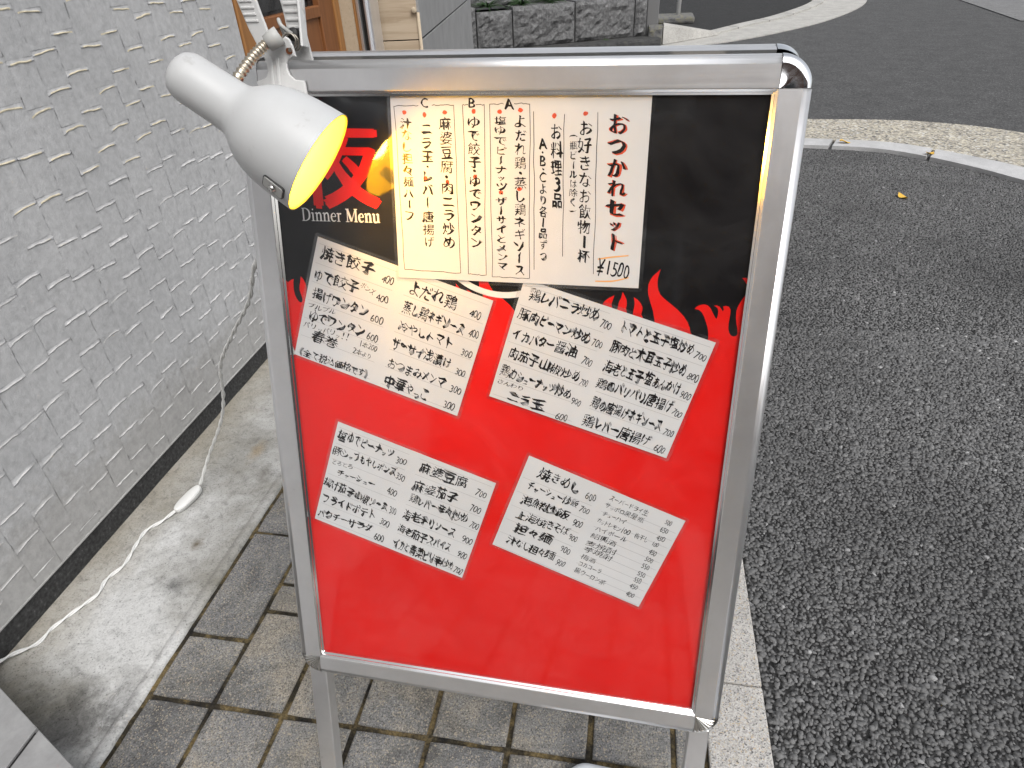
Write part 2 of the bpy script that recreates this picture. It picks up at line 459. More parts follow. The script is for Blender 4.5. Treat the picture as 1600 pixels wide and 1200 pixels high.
def bx(bm, x0, x1, y0, y1, z0, z1, bev=0.0, seg=1, mi=0):
    r_ = bmesh.ops.create_cube(bm, size=1.0, matrix=Matrix.Translation(((x0 + x1) / 2, (y0 + y1) / 2, (z0 + z1) / 2)) @ Matrix.Diagonal((x1 - x0, y1 - y0, z1 - z0, 1)))
    vs_ = r_['verts']
    fs = set(f for v in vs_ for f in v.link_faces)
    for f in fs: f.material_index = mi
    if bev:
        es = list(set(e for v in vs_ for e in v.link_edges))
        bmesh.ops.bevel(bm, geom=es, offset=bev, segments=seg, affect='EDGES', profile=0.5)
def box_mesh(name, dims, mats, bev=0.0, seg=1, smooth=False):
    bm = bmesh.new(); bx(bm, *dims, bev=bev, seg=seg)
    return bm_done(bm, name, mats, smooth)
def prism(bm, poly, z0, z1, bev=0.0):
    lo = [bm.verts.new((x, y, z0)) for x, y in poly]
    hi = [bm.verts.new((x, y, z1)) for x, y in poly]
    n = len(poly)
    f1 = bm.faces.new(lo[::-1]); f2 = bm.faces.new(hi)
    sides = [bm.faces.new((lo[i], lo[(i + 1) % n], hi[(i + 1) % n], hi[i])) for i in range(n)]
    if bev:
        bmesh.ops.recalc_face_normals(bm, faces=[f1, f2] + sides)
        es = list(f2.edges)
        bmesh.ops.bevel(bm, geom=es, offset=bev, segments=2, affect='EDGES', profile=0.5)
def frames(pts):
    pts = [Vector(p) for p in pts]
    out = []; up = Vector((0.13, 0.21, 0.97))
    for i in range(len(pts)):
        d = (pts[min(i + 1, len(pts) - 1)] - pts[max(i - 1, 0)]).normalized()
        s_ = d.cross(up).normalized(); u_ = s_.cross(d)
        up = u_
        out.append((pts[i], s_, u_))
    return out
def tube(bm, pts, rad, n=8, caps=True):
    fr = frames(pts); rings = []
    for i, (p, s_, u_) in enumerate(fr):
        r_ = rad[i] if isinstance(rad, (list, tuple)) else rad
        rings.append([bm.verts.new(p + (s_ * math.cos(a) + u_ * math.sin(a)) * r_) for a in (2 * math.pi * k / n for k in range(n))])
    for a, b in zip(rings, rings[1:]):
        for k in range(n): bm.faces.new((a[k], a[(k + 1) % n], b[(k + 1) % n], b[k]))
    if caps:
        bm.faces.new(rings[0][::-1]); bm.faces.new(rings[-1])
def lathe(bm, prof, n=40, cap0=False, cap1=False):
    # profile (r, z) turned about local z
    rings = []
    for r_, z_ in prof:
        if r_ < 1e-6: rings.append([bm.verts.new((0, 0, z_))])
        else: rings.append([bm.verts.new((r_ * math.cos(2 * math.pi * k / n), r_ * math.sin(2 * math.pi * k / n), z_)) for k in range(n)])
    for a, b in zip(rings, rings[1:]):
        for k in range(n):
            k2 = (k + 1) % n
            if len(a) == 1: bm.faces.new((a[0], b[k2], b[k]))
            elif len(b) == 1: bm.faces.new((a[k], a[k2], b[0]))
            else: bm.faces.new((a[k], a[k2], b[k2], b[k]))
def catmull(P, n=8):
    P = [Vector(p) for p in P]; out = []
    for i in range(len(P) - 1):
        p0, p1, p2, p3 = P[max(i - 1, 0)], P[i], P[i + 1], P[min(i + 2, len(P) - 1)]
        for k in range(n):
            t = k / n
            out.append(0.5 * ((2 * p1) + (p2 - p0) * t + (2 * p0 - 5 * p1 + 4 * p2 - p3) * t * t + (3 * p1 - p0 - 3 * p2 + p3) * t ** 3))
    out.append(P[-1])
    return out
def nz(x, y, z=0.0): return noise.noise(Vector((x, y, z)))
CARDS = {
 'A4': dict(c=[0.3043, 0.1074], a=-0.0031, w=0.2934, h=0.2097,
  lines=[[90.0, -85.0, 93.8, 90.6], [53.7, -83.3, 56.9, 71.4], [19.5, -86.1, 23.8, 88.2], [-30.3, -93.5, -27.7, 98.8], [-30.3, -93.5, -14.3, -93.8], [-2.4, -94.3, 15.0, -93.6], [15.0, -93.6, 17.6, 99.0], [-27.7, 98.8, 17.6, 99.0], [-61.7, -92.7, -56.9, 96.9], [-61.7, -92.7, -54.5, -93.2], [-46.4, -93.2, -36.3, -93.1], [-36.3, -93.1, -35.8, 97.5], [-56.9, 96.9, -35.8, 97.5], [-142.2, -92.1, -138.6, 94.4], [-142.2, -92.1, -113.3, -92.6], [-97.3, -92.9, -71.9, -92.7], [-71.9, -92.7, -67.3, 96.2], [-138.6, 94.4, -67.3, 96.2]],
  dots=[[-130.5, -85.6], [-106.4, -83.1], [-82.4, -85.4], [-48.5, -86.3], [-18.9, -85.8], [4.6, -87.6], [42.7, -81.6], [76.7, -83.8], [-107.9, -13.8], [-81.2, -9.9], [-47.7, -16.6], [-17.1, 0.8], [4.6, -3.5]],
  arcs=[[98.0, 73.0, 115.1, 69.9, 133.0, 67.7], [96.3, 98.7, 116.7, 97.8, 134.7, 92.9]],
  runs=[
   ('おつかれセット', 'H', 111.7, -85.0, 116.8, 64.2, 23.3),
   ('お好きなお飲物1杯', 'V', 77.0, -78.0, 82.0, 78.7, 14.9),
   ('(瓶ビールは除く)', 'V', 64.6, -65.4, 66.9, 24.1, 9.5),
   ('お料理3品', 'V', 44.8, -74.4, 49.0, 17.6, 13.1),
   ('A・B・Cより各1品ずつ', 'V', 30.5, -58.9, 34.1, 78.5, 9.8),
   ('よだれ鶏・蒸し鶏ネギソース', 'V', 4.7, -83.4, 6.2, 96.3, 14.8),
   ('塩ゆでピーナッツ・ザーサイとメンマ', 'V', -18.3, -81.7, -15.3, 90.9, 14.6),
   ('ゆで餃子・ゆでワンタン', 'V', -49.0, -81.7, -47.1, 65.8, 16.0),
   ('麻婆豆腐・肉ニラ炒め', 'V', -81.9, -80.8, -80.6, 68.0, 16.2),
   ('ニラ玉・レバー唐揚げ', 'V', -104.5, -76.2, -105.8, 66.8, 14.3),
   ('汁なし担々麺ハーフ', 'V', -129.3, -80.0, -129.1, 36.2, 14.3),
   ('C', 'V', -106.1, -100.2, -106.5, -90.1, 10.4),
   ('B', 'V', -51.0, -99.9, -51.1, -89.9, 10.1),
   ('A', 'V', -8.4, -99.7, -8.3, -88.0, 10.9),
   ('¥1500', 'P', 96.5, 82.2, 135.2, 85.8, 18.4),
  ]),
 'ul': dict(c=[0.1412, 0.2794], a=0.3, w=0.2353, h=0.1639,
  runs=[
   ('焼き餃子', 'W', -109.2, -64.0, -36.4, -66.5, 18.1),
   ('400', 'W', -25.0, -60.0, -8.9, -60.5, 10.1),
   ('ゆで餃子', 'W', -113.1, -34.7, -50.4, -37.9, 16.5),
   ('ポンズ', 'W', -49.6, -43.6, -29.5, -37.9, 8.2),
   ('400', 'W', -26.3, -33.6, -10.1, -35.2, 10.3),
   ('揚げワンタン', 'W', -110.2, -9.5, -31.8, -10.6, 16.8),
   ('600', 'W', -27.2, -5.6, -9.6, -6.6, 10.6),
   ('プルプル', 'W', -113.3, 8.4, -74.2, 5.2, 7.5),
   ('ゆでワンタン', 'W', -108.4, 21.3, -29.8, 16.8, 17.3),
   ('600', 'W', -26.7, 20.2, -11.0, 19.9, 10.8),
   ('パリッパリッ!!', 'W', -113.7, 34.8, -47.8, 31.7, 9.8),
   ('春巻', 'W', -99.5, 47.9, -61.7, 46.3, 16.6),
   ('1本200', 'W', -33.8, 33.3, -8.9, 33.0, 8.3),
   ('2本より', 'W', -40.0, 46.1, -13.6, 46.5, 8.4),
   ('《全て税込価格です》', 'W', -116.3, 74.4, -8.6, 71.8, 12.4),
   ('よだれ鶏', 'W', 12.2, -62.8, 76.6, -62.9, 19.2),
   ('400', 'W', 94.2, -57.5, 109.1, -57.7, 10.1),
   ('蒸し鶏ネギソース', 'W', 10.0, -33.9, 94.5, -34.8, 16.5),
   ('400', 'W', 100.5, -32.6, 113.3, -33.1, 10.4),
   ('冷やしトマト', 'W', 11.2, -7.7, 86.1, -11.5, 16.9),
   ('300', 'W', 97.9, -4.8, 113.1, -5.0, 10.6),
   ('ザーサイ浅漬け', 'W', 8.3, 16.0, 90.8, 16.3, 17.2),
   ('300', 'W', 98.1, 22.6, 111.6, 23.1, 10.8),
   ('おつまみメンマ', 'W', 9.0, 45.9, 90.9, 44.2, 16.5),
   ('300', 'W', 97.5, 47.5, 113.4, 48.2, 11.1),
   ('中華やっこ', 'W', 10.3, 69.1, 74.4, 69.9, 19.1),
   ('300', 'W', 95.5, 72.2, 111.3, 71.9, 11.3),
  ]),
 'ur': dict(c=[0.4089, 0.3162], a=0.275, w=0.2375, h=0.1598,
  runs=[
   ('鶏レバニラ炒め', 'W', -107.8, -65.9, -19.2, -67.3, 17.5),
   ('700', 'W', -15.2, -58.4, -1.9, -57.8, 9.8),
   ('豚肉ピーマン炒め', 'W', -113.8, -37.9, -20.5, -35.5, 16.0),
   ('700', 'W', -17.4, -32.3, -4.3, -32.7, 10.0),
   ('イカバター醤油', 'W', -114.2, -11.0, -29.4, -13.0, 15.3),
   ('700', 'W', -21.3, -7.2, -8.7, -6.3, 10.3),
   ('肉茄子山椒炒め', 'W', -111.1, 14.1, -16.9, 15.4, 15.6),
   ('700', 'W', -15.3, 20.4, -5.2, 21.1, 9.4),
   ('鶏カシューナッツ炒め', 'W', -114.3, 39.8, -20.0, 41.3, 16.0),
   ('900', 'W', -17.6, 48.4, -5.0, 48.2, 9.7),
   ('さんわり', 'W', -115.1, 56.0, -78.6, 55.1, 7.5),
   ('ニラ玉', 'W', -96.6, 71.1, -45.8, 67.1, 15.3),
   ('600', 'W', -29.7, 73.8, -14.7, 73.9, 11.0),
   ('トマトと玉子塩炒め', 'W', 8.5, -62.4, 99.2, -63.3, 16.7),
   ('700', 'W', 101.8, -59.0, 115.5, -56.6, 8.9),
   ('豚肉と木耳玉子炒め', 'W', 5.6, -36.2, 100.8, -36.4, 16.0),
   ('800', 'W', 103.5, -32.0, 117.0, -30.6, 10.1),
   ('海老と玉子塩あんかけ', 'W', 5.4, -10.4, 102.6, -11.1, 16.4),
   ('900', 'W', 104.1, -7.3, 116.9, -5.5, 9.3),
   ('鶏のパリパリ唐揚げ', 'W', 4.5, 14.2, 101.9, 13.5, 16.7),
   ('700', 'W', 103.4, 17.4, 115.5, 19.6, 9.5),
   ('鶏の唐揚げネギソース', 'W', 6.2, 40.6, 99.3, 41.7, 16.0),
   ('700', 'W', 103.0, 46.0, 115.7, 46.9, 9.7),
   ('鶏レバー唐揚げ', 'W', 4.3, 66.7, 91.6, 65.6, 17.5),
   ('600', 'W', 99.7, 70.6, 113.5, 71.1, 11.0),
  ]),
 'll': dict(c=[0.1459, 0.5302], a=0.3039, w=0.2331, h=0.1661,
  runs=[
   ('塩ゆでピーナッツ', 'W', -112.6, -65.2, -28.6, -67.0, 15.8),
   ('300', 'W', -24.0, -61.1, -8.7, -62.0, 10.6),
   ('豚シャブもやしポンズ', 'W', -114.0, -38.4, -17.9, -41.8, 14.0),
   ('350', 'W', -17.8, -37.2, -4.9, -35.9, 10.8),
   ('とろとろ', 'W', -112.1, -20.5, -79.6, -23.0, 8.7),
   ('チャーシュー', 'W', -100.5, -6.8, -42.5, -9.8, 12.1),
   ('400', 'W', -24.1, -8.5, -9.4, -9.1, 11.0),
   ('揚げ茄子山椒ソース', 'W', -116.1, 15.6, -16.0, 19.2, 15.8),
   ('300', 'W', -13.5, 20.5, -3.1, 19.4, 11.3),
   ('フライドポテト', 'W', -113.3, 43.6, -30.6, 38.2, 17.2),
   ('300', 'W', -21.9, 42.8, -7.3, 44.8, 11.5),
   ('パクチーサラダ', 'W', -114.2, 70.1, -30.0, 62.8, 15.2),
   ('600', 'W', -24.3, 72.8, -9.1, 72.1, 11.7),
   ('麻婆豆腐', 'W', 10.8, -62.5, 80.2, -66.6, 18.0),
   ('700', 'W', 94.7, -59.2, 110.3, -58.1, 10.7),
   ('麻婆茄子', 'W', 8.5, -32.5, 73.4, -38.0, 17.3),
   ('700', 'W', 94.4, -33.3, 110.1, -32.2, 10.9),
   ('鶏レバー辛々炒め', 'W', 9.9, -11.8, 97.3, -13.2, 16.5),
   ('700', 'W', 102.0, -8.1, 114.8, -6.8, 11.1),
   ('海老チリソース', 'W', 7.0, 17.3, 86.8, 14.8, 16.9),
   ('900', 'W', 97.7, 19.5, 113.5, 19.6, 11.3),
   ('海老茄子スパイス', 'W', 6.4, 43.5, 87.6, 43.0, 16.1),
   ('900', 'W', 98.9, 45.2, 113.0, 46.0, 11.5),
   ('イカと青菜ピリ辛炒め', 'W', 5.7, 70.2, 99.9, 70.2, 17.6),
   ('700', 'W', 101.8, 73.1, 114.1, 74.9, 11.8),
  ]),
 'lr': dict(c=[0.4053, 0.5469], a=0.3344, w=0.2189, h=0.1503,
  runs=[
   ('焼きめし', 'W', -89.8, -58.4, -29.9, -58.9, 17.3),
   ('600', 'W', -20.8, -53.1, -6.5, -54.4, 10.3),
   ('チャーシュー炒飯', 'W', -96.1, -35.0, -24.5, -35.3, 13.5),
   ('700', 'W', -20.1, -31.7, -7.0, -31.2, 10.0),
   ('海鮮炒飯', 'W', -97.4, -11.2, -27.9, -13.8, 15.8),
   ('900', 'W', -21.0, -9.0, -7.8, -8.5, 10.2),
   ('上海焼きそば', 'W', -95.5, 13.7, -20.2, 8.5, 15.1),
   ('900', 'W', -17.8, 14.5, -5.7, 14.4, 10.4),
   ('担々麺', 'W', -90.2, 34.0, -35.0, 30.5, 16.4),
   ('900', 'W', -21.3, 36.9, -7.0, 37.0, 10.6),
   ('汁なし担々麺', 'W', -93.1, 57.5, -23.8, 54.3, 15.6),
   ('900', 'W', -18.8, 59.2, -6.1, 60.1, 10.7),
   ('スーパードライ生', 'W', 8.9, -64.2, 63.5, -63.7, 8.6),
   ('500', 'W', 87.0, -62.8, 95.8, -62.6, 7.8),
   ('サッポロ黒星瓶', 'W', 7.2, -52.0, 62.8, -51.9, 9.1),
   ('650', 'W', 86.1, -49.7, 96.5, -50.3, 7.9),
   ('チューハイ', 'W', 9.5, -39.3, 42.7, -39.6, 8.3),
   ('450', 'W', 86.8, -37.2, 97.7, -36.8, 8.0),
   ('カットレモン100', 'W', 6.9, -26.4, 53.4, -26.2, 8.4),
   ('梅干し', 'W', 59.9, -27.1, 78.5, -27.1, 8.8),
   ('100', 'W', 85.0, -25.7, 93.9, -25.5, 7.6),
   ('ハイボール', 'W', 9.2, -13.4, 54.3, -14.8, 8.5),
   ('450', 'W', 86.5, -13.4, 96.7, -12.6, 8.1),
   ('紹興酒', 'W', 8.2, -1.1, 44.5, -2.7, 9.4),
   ('500', 'W', 86.4, -0.1, 97.4, 0.3, 8.2),
   ('麦焼酎', 'W', 6.4, 11.9, 49.5, 9.2, 9.9),
   ('550', 'W', 86.6, 11.9, 97.3, 11.3, 8.3),
   ('芋焼酎', 'W', 7.5, 22.2, 48.3, 20.8, 9.6),
   ('550', 'W', 86.5, 25.5, 97.2, 24.8, 8.3),
   ('梅酒', 'W', 8.6, 35.1, 30.0, 35.2, 9.2),
   ('550', 'W', 86.3, 36.8, 96.3, 36.5, 8.4),
   ('コカコーラ', 'W', 9.3, 47.1, 43.0, 47.0, 8.9),
   ('450', 'W', 85.3, 48.6, 96.1, 47.9, 8.5),
   ('黒ウーロン茶', 'W', 8.3, 60.1, 54.8, 60.9, 9.4),
   ('400', 'W', 86.0, 62.1, 97.3, 62.5, 8.6),
  ]),
}
FLAME_TOP = [[0.0021, 0.2302], [0.0042, 0.2273], [0.0069, 0.225], [0.0101, 0.2228], [0.0139, 0.2213], [0.0129, 0.2258], [0.0127, 0.2303], [0.0124, 0.2347], [0.0127, 0.2381], [0.0134, 0.2423], [0.0149, 0.2458], [0.0169, 0.2493], [0.0191, 0.2514], [0.0208, 0.252], [0.0223, 0.2514], [0.0234, 0.2493], [0.0233, 0.2459], [0.022, 0.241], [0.0208, 0.2371], [0.0206, 0.2338], [0.0211, 0.2298], [0.0226, 0.2242], [0.024, 0.2176], [0.026, 0.2194], [0.0282, 0.2229], [0.0299, 0.2272], [0.0307, 0.231], [0.0303, 0.2349], [0.0297, 0.2394], [0.1458, 0.2225], [0.1546, 0.2148], [0.1794, 0.2225], [0.2207, 0.224], [0.229, 0.2216], [0.2314, 0.2199], [0.2299, 0.2165], [0.2327, 0.2195], [0.2359, 0.2233], [0.2402, 0.2298], [0.2484, 0.2286], [0.246, 0.226], [0.2434, 0.2237], [0.2476, 0.2255], [0.2532, 0.2292], [0.2597, 0.2328], [0.2661, 0.2337], [0.2645, 0.2294], [0.2614, 0.224], [0.2602, 0.2197], [0.2598, 0.2127], [0.2606, 0.2076], [0.2631, 0.2004], [0.2679, 0.1948], [0.2674, 0.2034], [0.2694, 0.2087], [0.2706, 0.2122], [0.2734, 0.2179], [0.2766, 0.2233], [0.2822, 0.2285], [0.289, 0.2325], [0.2982, 0.2399], [0.3063, 0.2495], [0.3176, 0.2576], [0.4075, 0.2432], [0.4107, 0.2341], [0.4129, 0.2296], [0.4176, 0.2256], [0.424, 0.222], [0.4228, 0.2272], [0.4214, 0.2323], [0.4235, 0.2423], [0.4283, 0.2407], [0.4293, 0.2344], [0.43, 0.2294], [0.4323, 0.2243], [0.4334, 0.2174], [0.4368, 0.2228], [0.4386, 0.2264], [0.4392, 0.2314], [0.4386, 0.237], [0.4415, 0.2475], [0.4469, 0.246], [0.4474, 0.2397], [0.4483, 0.2321], [0.4481, 0.2284], [0.4467, 0.2229], [0.4515, 0.2257], [0.4554, 0.2299], [0.4575, 0.2341], [0.4578, 0.2378], [0.4569, 0.2429], [0.4619, 0.2527], [0.4719, 0.2571], [0.4731, 0.2507], [0.472, 0.2464], [0.4702, 0.2384], [0.4674, 0.2311], [0.4652, 0.225], [0.4632, 0.219], [0.4623, 0.2135], [0.4626, 0.2068], [0.4645, 0.2012], [0.4671, 0.1969], [0.4709, 0.1931], [0.473, 0.1909], [0.4749, 0.1888], [0.4738, 0.193], [0.4728, 0.1978], [0.4725, 0.2027], [0.4729, 0.2081], [0.4743, 0.2135], [0.4769, 0.2183], [0.481, 0.2223], [0.4861, 0.2261], [0.4924, 0.2307], [0.4987, 0.2358], [0.5052, 0.242], [0.5106, 0.2491], [0.5136, 0.2558], [0.5154, 0.262], [0.5235, 0.2716], [0.5332, 0.2735], [0.536, 0.267], [0.5353, 0.2607], [0.5339, 0.2546], [0.5318, 0.2491], [0.529, 0.2425], [0.5258, 0.2371], [0.5223, 0.2342], [0.517, 0.233], [0.5193, 0.2301], [0.5226, 0.2283], [0.5271, 0.2272], [0.5313, 0.2282], [0.5348, 0.2313], [0.538, 0.237], [0.5409, 0.2418], [0.5426, 0.2435], [0.5434, 0.2416], [0.5437, 0.2373], [0.5436, 0.2343], [0.5426, 0.2313], [0.541, 0.2295], [0.5382, 0.2282], [0.5416, 0.2277], [0.5444, 0.2288], [0.5467, 0.2316], [0.5487, 0.2343], [0.5496, 0.2321], [0.5483, 0.2285], [0.5514, 0.2277], [0.5547, 0.2285], [0.5569, 0.2317], [0.5572, 0.2359], [0.557, 0.2421], [0.5568, 0.2482], [0.5571, 0.2538], [0.5584, 0.2587], [0.5609, 0.2622], [0.5642, 0.2633], [0.567, 0.2622], [0.568, 0.2593], [0.5671, 0.2538], [0.5651, 0.2465], [0.5639, 0.2404], [0.5635, 0.2331], [0.5646, 0.2276], [0.567, 0.2221], [0.5704, 0.2153], [0.5721, 0.2104], [0.5716, 0.2045], [0.57, 0.2005], [0.568, 0.1976], [0.5655, 0.195], [0.569, 0.1946], [0.5725, 0.1956], [0.5761, 0.1972]]
# ------------------------------------------------------------------ the ground
def flat(name, pts, z, mname, kind='structure'):
    o = obj(name, me(name, [(x, y, z) for x, y in pts], [list(range(len(pts)))], mname))
    return tag(o, kind=kind)
flat('road', [(-40, -40), (40, -40), (40, 60), (-40, 60)], -0.022, 'road_asphalt')
flat('asphalt_lot', [(0.30, -6), (12, -6), (12, 1.2), (4.4, 1.2)] + [(2.74, 2.95), (2.15, 4.07), (2.02, 4.28), (1.78, 4.54), (1.61, 4.68), (1.41, 4.74), (1.12, 4.79), (0.30, 4.86)], -0.016, 'asphalt_bed')
flat('paving_bed', [(-0.93, -2.4), (0.25, -2.4), (0.25, 4.2), (-0.93, 4.2)], -0.0065, 'joint_fill')

# gutter: a cast channel with a rounded lip on the street side
gx = [(-1.30, 0.004), (-1.262, 0.004), (-1.22, -0.001), (-1.10, -0.003), (-0.99, -0.003), (-0.948, -0.001), (-0.944, -0.003), (-0.9405, -0.001), (-0.934, 0.002), (-0.924, 0.0025), (-0.917, 0.0), (-0.913, -0.006), (-0.912, -0.02)]
ys = np.concatenate([np.arange(-2.4, 0.3, 0.15), np.arange(0.3, 2.6, 0.02), np.arange(2.6, 4.3, 0.15)])
V, F = [], []
for j, y in enumerate(ys):
    for i, (x, z) in enumerate(gx):
        e = 0.0
        if i >= 8: e = 0.0022 * nz(x * 20, y * 26, 3) + 0.0014 * nz(1, y * 90, 8)
        V.append((x + e, y, z + 0.0012 * nz(x * 9, y * 9) + (0.0012 * nz(x * 40, y * 60) if i >= 8 else 0)))
ng = len(gx)
for j in range(len(ys) - 1):
    for i in range(ng - 1):
        a = j * ng + i
        F.append((a, a + 1, a + ng + 1, a + ng))
tag(obj('gutter', me('gutter', V, F, 'gutter', smooth=True)), kind='structure')

# pavers, each a block of its own, laid in columns 15 cm wide
pav = tag(empty('paving', (0, 0, 0)), kind='structure')
def paver_mesh(w, l, seed, nm):
    b = 0.0045; r_ = random.Random(seed)
    nx, ny = 4, max(4, int(round(l / 0.04)))
    def ring(ins, z, amp):
        pts = []
        cs = [(-w / 2 + ins, -l / 2 + ins), (w / 2 - ins, -l / 2 + ins), (w / 2 - ins, l / 2 - ins), (-w / 2 + ins, l / 2 - ins)]
        ns = [nx, ny, nx, ny]
        for k in range(4):
            (x0, y0), (x1, y1) = cs[k], cs[(k + 1) % 4]
            for i in range(ns[k]):
                t = i / ns[k]; x = x0 + (x1 - x0) * t; y = y0 + (y1 - y0) * t
                d = amp * (nz(x * 55 + seed * 3.1, y * 55) + 0.6 * nz(x * 140 + seed, y * 140))
                if i == 0: d = -abs(d) - 0.0012
                ln = math.hypot(x, y)
                pts.append((x + x / ln * d, y + y / ln * d, z + 0.0006 * nz(x * 30, y * 30, seed)))
        return pts
    rings = [ring(0, -0.03, 0.0015), ring(0, -0.004, 0.002), ring(0.0015, -0.0012, 0.002), ring(b, 0.0, 0.001)]
    n = len(rings[0]); V = [p for q in rings for p in q]; F = []
    for k in range(3):
        for i in range(n):
            F.append((k * n + i, k * n + (i + 1) % n, (k + 1) * n + (i + 1) % n, (k + 1) * n + i))
    F.append([3 * n + i for i in range(n)])
    return me(nm, V, F, 'paver')
col_x = [-0.906, -0.7635, -0.6115, -0.4625, -0.3145, -0.162, -0.012, 0.141, 0.2]
gap = 0.0095
PM = {}
def put_paver(c, y0, y1):
    w = round(col_x[c + 1] - col_x[c] - gap, 3); l = round(y1 - y0 - gap, 3)
    key = (w, l, random.randrange(3))
    if key not in PM: PM[key] = paver_mesh(w, l, len(PM) + 1, 'paver')
    M = Matrix.Translation(((col_x[c] + col_x[c + 1]) / 2 + random.uniform(-.0008, .0008), (y0 + y1) / 2, random.uniform(-.0015, .0012))) @ Matrix.Rotation(random.uniform(-.004, .004), 4, 'Z') @ Matrix.Rotation(random.uniform(-.004, .004), 4, 'X')
    obj('paver', PM[key], pav, M)
for c in range(8):
    rows = []
    if c == 0: up = [0.61, 0.757, 1.059, 1.21, 1.51]
    elif c == 1: up = [0.61, 0.837, 0.912, 1.21, 1.36]
    elif c == 2: up = [0.61, 0.76, 0.985, 1.21]
    else: up = [0.61, 0.61 + random.choice([.15, .225, .30])]
    while up[-1] < 2.6: up.append(round(up[-1] + random.choice([.15, .225, .30]), 3))
    dn = [0.61]
    while dn[-1] > -0.9: dn.append(round(dn[-1] - random.choice([.225, .30, .15] if c > 1 else [.225, .3]), 3))
    rows = dn[::-1][:-1] + up
    for y0, y1 in zip(rows, rows[1:]): put_paver(c, y0, y1)

# pale kerb strip between the paving and the lot
ke = tag(empty('kerb_strip', (0.258, 1, 0)), kind='structure')
yy = -1.6
for L_ in (0.6,) * 10:
    bm = bmesh.new(); bx(bm, 0.2035, 0.3165, yy + 0.0015, yy + L_ - 0.0015, -0.10, 0.0035, 0.0035, 2)
    obj('kerb_stone', bm_done(bm, 'kerb_stone', 'kerb_stone'), ke); yy += L_

# the open asphalt of the lot: thousands of loose-looking stone flakes, too many to count
def flakes(name, polys_ok, n, area, smin, smax, seed, z):
    r_ = np.random.default_rng(seed)
    sp = n                                              # spacing of a jittered lattice: the flakes lie packed side by side
    gx0, gy0 = np.meshgrid(np.arange(area[0], area[1], sp), np.arange(area[2], area[3], sp * 0.87))
    gx0 = gx0 + (np.arange(gx0.shape[0]) % 2)[:, None] * sp / 2
    x = gx0.ravel() + r_.normal(0, sp * 0.22, gx0.size); y = gy0.ravel() + r_.normal(0, sp * 0.22, gx0.size)
    ok = polys_ok(x, y); x, y = x[ok], y[ok]; n = len(x)
    s = r_.uniform(smin, smax, n) * r_.choice([0.75, 1.0, 1.0, 1.25], n)
    asp = r_.uniform(0.5, 1.0, n); rot = r_.uniform(0, 6.283, n)
    h = s * r_.uniform(0.22, 0.42, n)
    tx = r_.normal(0, 0.24, n); ty = r_.normal(0, 0.24, n); zj = r_.normal(0, 0.0009, n)
    k = 5
    base = np.arange(k) * 2 * np.pi / k
    ang = base[None, :] + r_.uniform(-.45, .45, (n, k))
    rad = r_.uniform(0.75, 1.1, (n, k)) * s[:, None] / 2
    lx = rad * np.cos(ang); ly = rad * np.sin(ang) * asp[:, None]
    cx, sx = np.cos(rot)[:, None], np.sin(rot)[:, None]
    gx_, gy_ = lx * cx - ly * sx, lx * sx + ly * cx
    V = np.zeros((n, 2 * k, 3))
    tp = r_.uniform(0.80, 0.95, (n, 1))
    V[:, :k, 0] = gx_ + x[:, None]; V[:, :k, 1] = gy_ + y[:, None]; V[:, :k, 2] = z - 0.004
    V[:, k:, 0] = gx_ * tp + x[:, None]; V[:, k:, 1] = gy_ * tp + y[:, None]
    V[:, k:, 2] = z + zj[:, None] + h[:, None] * 0.45 + gx_ * tp * tx[:, None] + gy_ * tp * ty[:, None]
    V = V.reshape(-1, 3)
    off = (np.arange(n) * 2 * k)[:, None]
    quads = np.array([[i, (i + 1) % k, k + (i + 1) % k, k + i] for i in range(k)])
    Q = (off[:, :, None] + quads[None]).reshape(n, -1)
    T_ = off + np.arange(k, 2 * k)[None]
    loops = np.concatenate([Q, T_], 1).reshape(-1)
    per = np.tile(np.array([4] * k + [k]), n)
    m_ = bpy.data.meshes.new(name)
    m_.vertices.add(len(V)); m_.vertices.foreach_set('co', V.astype(np.float32).ravel())
    m_.loops.add(len(loops)); m_.loops.foreach_set('vertex_index', loops.astype(np.int32))
    m_.polygons.add(len(per)); m_.polygons.foreach_set('loop_start', (np.cumsum(per) - per).astype(np.int32))
    m_.materials.append(MATS['aggregate'])
    m_.update(calc_edges=True); m_.validate()
    return obj(name, m_)
def in_lot(x, y):
    ok = (x > 0.322) & (x < 0.3 + 0.62 * y + 0.15)
    cx, cy = [0.3, 1.12, 1.41, 1.61, 1.78, 2.02, 2.15, 2.74, 4.4], [4.86, 4.79, 4.74, 4.68, 4.54, 4.28, 4.07, 2.95, 1.2]
    return ok & (y < np.interp(x, cx, cy) - 0.01)
tag(flakes('asphalt_aggregate', in_lot, 0.0090, (0.32, 1.75, 0.45, 2.3), 0.0095, 0.0165, 3, -0.016), kind='stuff')
tag(flakes('asphalt_aggregate', in_lot, 0.0095, (0.32, 2.9, 2.3, 4.9), 0.008, 0.014, 4, -0.016), kind='stuff')

